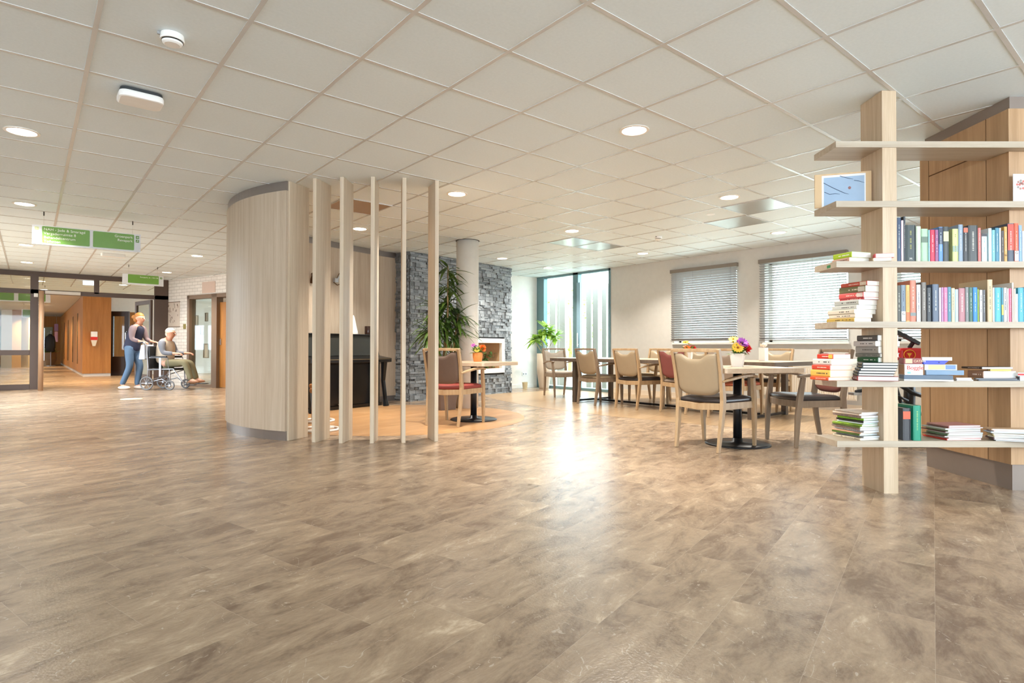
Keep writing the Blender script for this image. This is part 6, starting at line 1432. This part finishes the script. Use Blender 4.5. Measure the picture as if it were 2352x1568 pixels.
# ============================================================ exercise machine behind the shelf
P = S((2084 - 1176) * 5.7 / FPX, 5.7)
t = thing('exercise_trainer', 'red and black exercise machine partly hidden behind the bookshelf', 'exercise machine', P, SROT)
M_TR = mat('trainer_red', (204, 26, 30), 0.35); M_TB = mat('trainer_black', (30, 30, 32), 0.4)
MB().prism(rrect(0.30, 0.26, 0.05), 0.81, 0.93).build('red_housing', M_TR, t, bevel=0.025)
m = MB(); n = 24
m.tube([(-0.07 + 0.055 * math.cos(q * 2 * PI / n), -0.134, 0.865 + 0.045 * math.sin(q * 2 * PI / n)) for q in range(n + 1)], 0.0035, 6, up=(0, 1, 0)); m._add([(-0.095, -0.1325, 0.88), (-0.045, -0.1325, 0.88), (-0.07, -0.1325, 0.845)], [(0, 1, 2)]); m.mm((-0.074, -0.1325, 0.838), (-0.066, -0.131, 0.85))
m.build('yellow_emblem', mat('emblem_yellow', (240, 180, 50), 0.4), t)
MB().tube([(-0.16, -0.05, 1.09), (-0.05, -0.05, 1.04), (0.08, -0.05, 0.97)], [1.1, 1.1, 0.9], sq=(0.03, 0.035)).tube([(0.02, 0, 0.93), (0.04, -0.04, 1.0)], 0.02, 8).build('handle_arm', M_TB, t)
m = MB(); m.tube([(0, 0, 0.81), (0.02, 0, 0.5), (0.0, 0, 0.08)], 0.05, 12); m.tube([(-0.15, 0, 0.62), (0.0, -0.05, 0.5), (0.20, -0.05, 0.44)], 0.022, 8); m.tube([(-0.16, -0.05, 0.60), (-0.10, -0.05, 0.40), (0.12, -0.05, 0.28)], 0.018, 8); m.tube([(-0.18, -0.08, 0.48), (-0.05, -0.08, 0.42)], 0.012, 8)
m.build('column', M_TB, t, smooth=True)
MB().tube([(-0.52, -0.02, 0.50), (-0.40, -0.02, 0.53), (-0.16, -0.02, 0.46)], 0.018, 8).build('crank_arm', M_TB, t, smooth=True)
MB().mm((-0.56, -0.06, 0.47), (-0.46, 0.04, 0.495)).build('pedal', mat('pedal_grey', (190, 190, 190), 0.4), t, bevel=0.004)
MB().mm((-0.30, -0.25, 0.0), (0.30, -0.19, 0.05)).mm((-0.30, 0.19, 0.0), (0.30, 0.25, 0.05)).mm((-0.04, -0.22, 0.01), (0.04, 0.22, 0.09)).build('foot_frame', M_TB, t, bevel=0.006)
MB().tube([(-0.42, 0.02, 0.66), (-0.36, 0.02, 0.60), (-0.33, 0.02, 0.45), (-0.34, 0.02, 0.25)], 1, sq=(0.05, 0.03)).tube([(-0.34, 0.02, 0.26), (-0.2, 0.02, 0.1), (0.0, 0.02, 0.06)], 0.016, 8).build('wood_guard', M_GREYWOOD, t)
# ============================================================ outside
struct(MB().mm((9.55, -12, -0.12), (60, 46, -0.02)).build('ground_outside', mat('outdoor_paving', (204, 204, 192), 0.8)), 'pale paving outside the windows')
def pxon(px, X):
    r = ray(px, 760); k = X / r.x; return r.y * k
grp = 'vertical panels of the outdoor screen'
lst = [(1262, 1275), (1279, 1282.5), (1285, 1297.5), (1346, 1357), (1361, 1373), (1382, 1392), (1396, 1406)]
for k, (a, b_) in enumerate(lst):
    X = 10.35; y1, y0 = pxon(a, X), pxon(b_, X)
    o = MB().mm((0, 0, 0), (0.05, y1 - y0, 2.45)).build('screen_panel', mat('screen_beige', (156, 150, 140), 0.7), loc=(X, y0, -0.02), bevel=0.004)
    tag(o, '%s pale vertical panel of the outdoor screen, counted from the beige planter' % ORD[k], 'screen panel', grp)
t = thing('garden_tree', 'light green garden tree seen through the glazed corner', 'tree', atd(1309, 800, 24) * 1.0)
t.location.z = -0.02
rn = random.Random(3); m = MB()
for k in range(700):
    v = Vector((rn.gauss(0, 1), rn.gauss(0, 1), rn.gauss(0, 1))).normalized() * rn.uniform(0.5, 1.0) ** 0.5
    c = Vector((v.x * 1.3, v.y * 1.3, 2.0 + v.z * 1.5)); dd = Vector((rn.uniform(-1, 1), rn.uniform(-1, 1), rn.uniform(-0.6, 0.6))) * 0.22
    m.leaf(c, c + dd, 0.12, 0, 0, 2)
m.build('crown', M_LEAFL, t); MB().tube([(0, 0, 0), (0.05, 0, 1.2), (0, 0, 2.2)], [0.09, 0.07, 0.04], 10).build('trunk', M_BARK, t)
